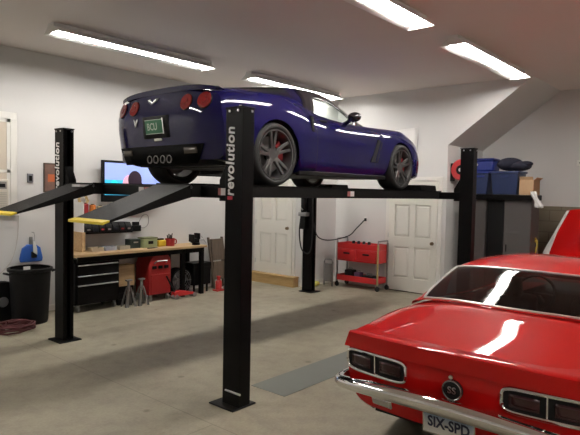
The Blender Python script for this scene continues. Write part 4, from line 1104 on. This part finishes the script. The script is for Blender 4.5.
# ------------------------------------------------------------------ red tool cart by the back wall
ca = thing('tool_cart', 'red two-tier tool cart on casters by the back wall', 'cart', (5.62, 2.52, 0))
def tray(z, h, nm):
    b = B(); x0, x1, y0, y1 = -.02, .36, -.44, .46
    b.bb(x0, x1, y0, y1, z, z+.012); b.bb(x0, x0+.014, y0, y1, z+.012, z+h); b.bb(x1-.014, x1, y0, y1, z+.012, z+h); b.bb(x0+.014, x1-.014, y0, y0+.014, z+.012, z+h); b.bb(x0+.014, x1-.014, y1-.014, y1, z+.012, z+h)
    return b.build(nm, RED, ca, bevel=.004)
tray(.76, .11, 'top_tray'); tray(.13, .11, 'bottom_tray')
B().bb(-.02, .36, -.44, .46, .52, .758).build('drawer_case', RED, ca)
for y0, y1 in ((-.42, -.0), (.02, .44)):
    d = B().bb(-.036, -.021, y0, y1, .55, .74).build('drawer', RED, ca, bevel=.006); B().bb(-.052, -.036, (y0+y1)/2-.07, (y0+y1)/2+.07, .66, .69).build('handle', BLACKP, d, bevel=.004)
for x in (0, .34):
    for y in (-.455, .475):
        B().bb(x-.015, x+.015, y-.013, y+.013, .10, .90).build('upright', mat('cart_upright', (.30, .28, .27), .4, metal=.6), ca)
        c = B(); c.cyl((x-.014, y, .045), (x+.014, y, .045), .045, n=18); c.bb(x-.018, x+.018, y-.018, y+.018, .05, .10); c.build('caster', DARK, ca)
for y in (-.455, .475): B().tube([(0, y, .89), (0, y, .945), (.34, y, .945), (.34, y, .89)], .013).build('handle', GREYM, ca)
B().bb(-.018, -.006, -.47, -.445, .12, .88).build('yellow_tape', mat('tape_yellow', (.40, .33, .12), .5), ca)
for k, (lb, y, c, sz) in enumerate((('black drill case on the lower tray of the red cart', .22, BLACKP, (.18, .18, .20)), ('purple grey power tool on the lower tray of the red cart', .03, mat('plum_plastic', (.10, .05, .11), .5), (.14, .14, .17)), ('black tool pouch on the lower tray, nearest the door', -.22, BLACKP, (.2, .24, .13)))):
    t = thing('tool_case', lb, 'tool', (5.72, 2.52+y, .142)); B().bb(-sz[0]/2, sz[0]/2, -sz[1]/2, sz[1]/2, 0, sz[2]).build('body', c, t, bevel=.02)
    B().tube([(0, -sz[1]*.3, sz[2]-.005), (0, -.2*sz[1], sz[2]+.03), (0, .2*sz[1], sz[2]+.03), (0, sz[1]*.3, sz[2]-.005)], .01, 6).build('handle', GREYM, t)
for k in range(4):
    t = thing('spray_can', ['first', 'second', 'third', 'fourth'][k]+' dark can from the left on top of the red cart', 'can', (5.80, 2.74-.12*k, .772), 0, 'dark cans on the red cart')
    b = B(); b.lathe([(0, 0), (.032, 0), (.032, .12), (.02, .135), (0, .135)], n=14); b.build('body', [BLACKP, NAVY, DARK, BLACKP][k], t)
gs = thing('step_stool', 'grey folded step stool standing beside the red tool cart', 'stool', (5.50, 3.02, 0))
for y in (0, .20): B().bb(0, .025, y, y+.02, 0, .48).build('leg', GREYM, gs)
B().bb(.0, .025, .02, .20, .08, .44).build('tread', mat('stool_grey', (.17, .17, .17), .6), gs, bevel=.004); B().tube([(.012, .01, .47), (.012, .03, .52), (.012, .19, .52), (.012, .21, .47)], .011).build('handle', GREYM, gs)
yr = B(); yr.ball((5.22, 3.25, .055), (.10, .08, .055), 14, 8); yr.ball((5.32, 3.27, .045), (.08, .06, .045), 12, 8)
tag(yr.build('rag_bundle', mat('yellow_rag', (.55, .52, .12), .9, bump=.5, bscale=15)), 'small yellow rag bundle on the floor behind the far lift post', 'rag')
# white sheet pinned on the back wall
P = []
for i in range(9):
    P.append([(XB-.012-.012*math.sin(i*1.3+j*.5), 2.15-.61*j/8+.0*i, 3.03-.64*i/8+.0*j-.05*(j/8)*(1-i/8)*(-1)) for j in range(9)])
q = B(); q.grid(P); tag(q.build('wall_sheet', WHITEP, thick=.004), 'white paper sheet pinned to the back wall in front of the blue car nose', 'sheet')
rl = thing('air_hose_reel', 'red air hose reel on the alcove wall behind the right lift post', 'reel', (6.215, .745, 2.29))
b = B(); b.lathe([(.06, -.06), (.17, -.065), (.19, -.04), (.19, .06), (.15, .08), (0, .08)], (0, 0, 0), 'x', 36); b.build('drum', mat('reel_red', (.50, .03, .035), .45), rl)
b = B(); b.lathe([(0, -.08), (.03, -.08), (.035, -.07)], (0, 0, 0), 'x', 20); b.build('hub', STEEL, rl); b = B(); b.lathe([(.035, -.066), (.075, -.070), (.085, -.062)], (0, 0, 0), 'x', 24); b.build('hub_ring', BLACKP, rl); B().bb(-.05, .05, .15, .194, -.2, .12).build('wall_bracket', BLACKP, rl)
wb_ = thing('white_wall_box', 'small white sensor box on the alcove wall above the block ledge', 'sensor', (XA, -.85, 2.46)); B().bb(-.04, 0, -.06, .06, -.05, .05).build('housing', WHITEP, wb_, bevel=.006); B().bb(-.044, -.04, -.02, .02, -.015, .015).build('lens', GREYM, wb_)
# ------------------------------------------------------------------ storage in the alcove
def cabinet(label, x0, x1, y0, y1, z1, m):
    t = thing('storage_cabinet', label, 'cabinet', (x0, y0, 0), 0, 'alcove cabinets'); w = y1-y0; d = x1-x0
    B().bb(.018, d, 0, w, .06, z1).build('body', m, t); B().bb(.03, d, .01, w-.01, 0, .06).build('plinth', BLACKP, t)
    dr = B().bb(0, .018, .004, w-.004, .07, z1-.01).build('door', m, t, bevel=.003); B().bb(-.02, 0, w-.06, w-.045, .9, 1.02).build('handle', BLACKP, dr, bevel=.003)
cabinet('tall grey storage cabinet right of the dark locker in the alcove', 6.2, 6.62, -.47, -.03, 1.775, GREYCAB)
cabinet('tall black locker between the two grey cabinets', 6.24, 6.62, -.02, .275, 1.775, BLACKP)
cabinet('tall grey storage cabinet directly behind the right lift post', 6.2, 6.62, .285, .72, 1.775, GREYCAB)
tag(B().bb(6.14, 6.64, -.50, .74, 1.777, 1.865).build('shelf_board', BLACK, bevel=.004), 'black board lying across the tall cabinets', 'board')
def tote(label, x, y0, y1, h, m, lid):
    t = thing('storage_tote', label, 'tote', (x, (y0+y1)/2, 1.867), 0, 'blue totes on the cabinets'); w = (y1-y0)/2-.006
    b = B(); b.add([(-.0+.02, -w+.03, 0), (.38, -w+.03, 0), (.38, w-.03, 0), (.02, w-.03, 0), (0, -w, h), (.40, -w, h), (.40, w, h), (0, w, h)], [(3, 2, 1, 0), (0, 1, 5, 4), (1, 2, 6, 5), (2, 3, 7, 6), (3, 0, 4, 7), (4, 5, 6, 7)]); b.build('body', m, t, bevel=.012)
    B().bb(-.018, .418, -w-.018, w+.018, h+.001, h+.035).build('lid', lid, t, bevel=.008); B().bb(-.018, 0, -.07, .07, h-.07, h-.04).build('handle', lid, t, bevel=.005)
tote('blue plastic tote beside the right lift post on top of the cabinets', 6.20, .255, .53, .36, BLUET, BLUEB)
tote('wide blue plastic tote with a dark bag on it beside the cardboard box', 6.20, -.25, .225, .36, BLUET, mat('dark_blue_lid', (.015, .025, .09), .4))
t = thing('cooler_box', 'bright blue box lying on the tote beside the right lift post', 'box', (6.22, .24, 2.265)); B().bb(0, .32, -.05, .285, 0, .185).build('body', BLUEB, t, bevel=.03); B().bb(-.005, .32, -.055, .29, .185, .225).build('lid', BLUEB, t, bevel=.015); B().bb(-.012, 0, .22, .28, .10, .13).build('badge', WHITEP, t)
bg = B()
for c, r in (((6.38, -.04, 2.385), (.17, .22, .115)), ((6.36, -.20, 2.35), (.15, .20, .085)), ((6.34, -.31, 2.385), (.09, .12, .05))): bg.ball(c, r, 20, 12)
o = bg.build('duffel_bag', NAVY); tag(o, 'dark navy bag slumped over the wide blue tote', 'bag')
cbx = thing('cardboard_box', 'brown cardboard box on the cabinet end beside the blue tote', 'box', (6.20, -.49, 1.867)); B().bb(0, .34, 0, .225, 0, .245).build('body', CARD, cbx); B().prism([(0, .245), (.008, .245), (-.02, .30), (-.028, .298)], .005, .22, 'y').build('flap', CARD, cbx); B().prism([(0, .245), (-.006, .245), (-.05, .285), (-.046, .29)], .01, .33, 'x').build('flap', CARD, cbx)
P = []
for i in range(10):
    P.append([(6.125-.015*math.sin(j*1.7)-.01*(i > 0), -.475-.010*i-.014*j*(.7+.05*i)+.012*math.sin(i*.9+j*.6), 1.925-.029*i+.006*math.sin(j*2.1)) for j in range(8)])
q = B(); q.grid(P); tag(q.build('hanging_cloth', WHITEC, thick=.006, angle=80), 'white cloth draped over the end of the black board in front of the cardboard box', 'cloth')
# red panel beyond the coupe, yellow strap
hdp = thing('hood_panel', 'red curved car hood standing upright beyond the red coupe roof', 'car hood', (6.55, 0, 0))
def hp_pt(t, z):
    yl = -.52-.28*max(0, (z-.90)/.67) if z > .90 else -.52; yr_ = -2.35+.3*max(0, z-.9)
    y = yl+(yr_-yl)*t; return (.02+.25*z-.10*math.sin(PI*t)-.04*t+.10*max(0, z-1.45)**1.5, y, z+(.05*math.sin(PI*t) if z > 1.5 else 0))
P = [[hp_pt(t, z) for t in np.linspace(0, 1, 16)] for z in (0, .2, .4, .6, .8, .85, .9, 1.0, 1.1, 1.2, 1.3, 1.4, 1.5, 1.56, 1.60, 1.62)]
q = B(); q.grid(P); q.build('panel', REDP, hdp, thick=.02, angle=60)
q = B(); P = []  # white strip modelled in place of the light's highlight along the hood edge
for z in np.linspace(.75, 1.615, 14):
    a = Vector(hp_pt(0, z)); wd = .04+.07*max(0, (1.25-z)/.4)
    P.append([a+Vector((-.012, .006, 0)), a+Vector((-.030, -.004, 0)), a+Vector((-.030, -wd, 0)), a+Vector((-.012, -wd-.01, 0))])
q.grid(P); q.build('edge_highlight', WHITEP, hdp, angle=60)
ys = B(); ys.tube([(6.42+.02*math.sin(3*a), -.505-.014*math.cos(a*2), 1.02+.10*math.sin(a)+.03*math.cos(2.3*a)) for a in np.linspace(0, 3*PI, 36)], .012, 6)
tag(ys.build('yellow_strap', mat('strap_yellow', (.42, .32, .05), .7)), 'yellow strap hanging at the side of the grey cabinet', 'strap')
# ------------------------------------------------------------------ world and view
wd = bpy.data.worlds.new('world'); SC.world = wd; wd.use_nodes = True
wd.node_tree.nodes['Background'].inputs[0].default_value = (.02, .02, .022, 1)
wd.node_tree.nodes['Background'].inputs[1].default_value = .3
SC.view_settings.view_transform = 'Standard'; SC.view_settings.look = 'None'; SC.view_settings.gamma = 1; SC.view_settings.use_curve_mapping = False
SC.view_settings.exposure = 1.05
SC.cycles.use_denoising = True
SC.cycles.max_bounces = 10; SC.cycles.diffuse_bounces = 5; SC.cycles.glossy_bounces = 5; SC.cycles.transparent_max_bounces = 12
SC.cycles.sample_clamp_indirect = 6
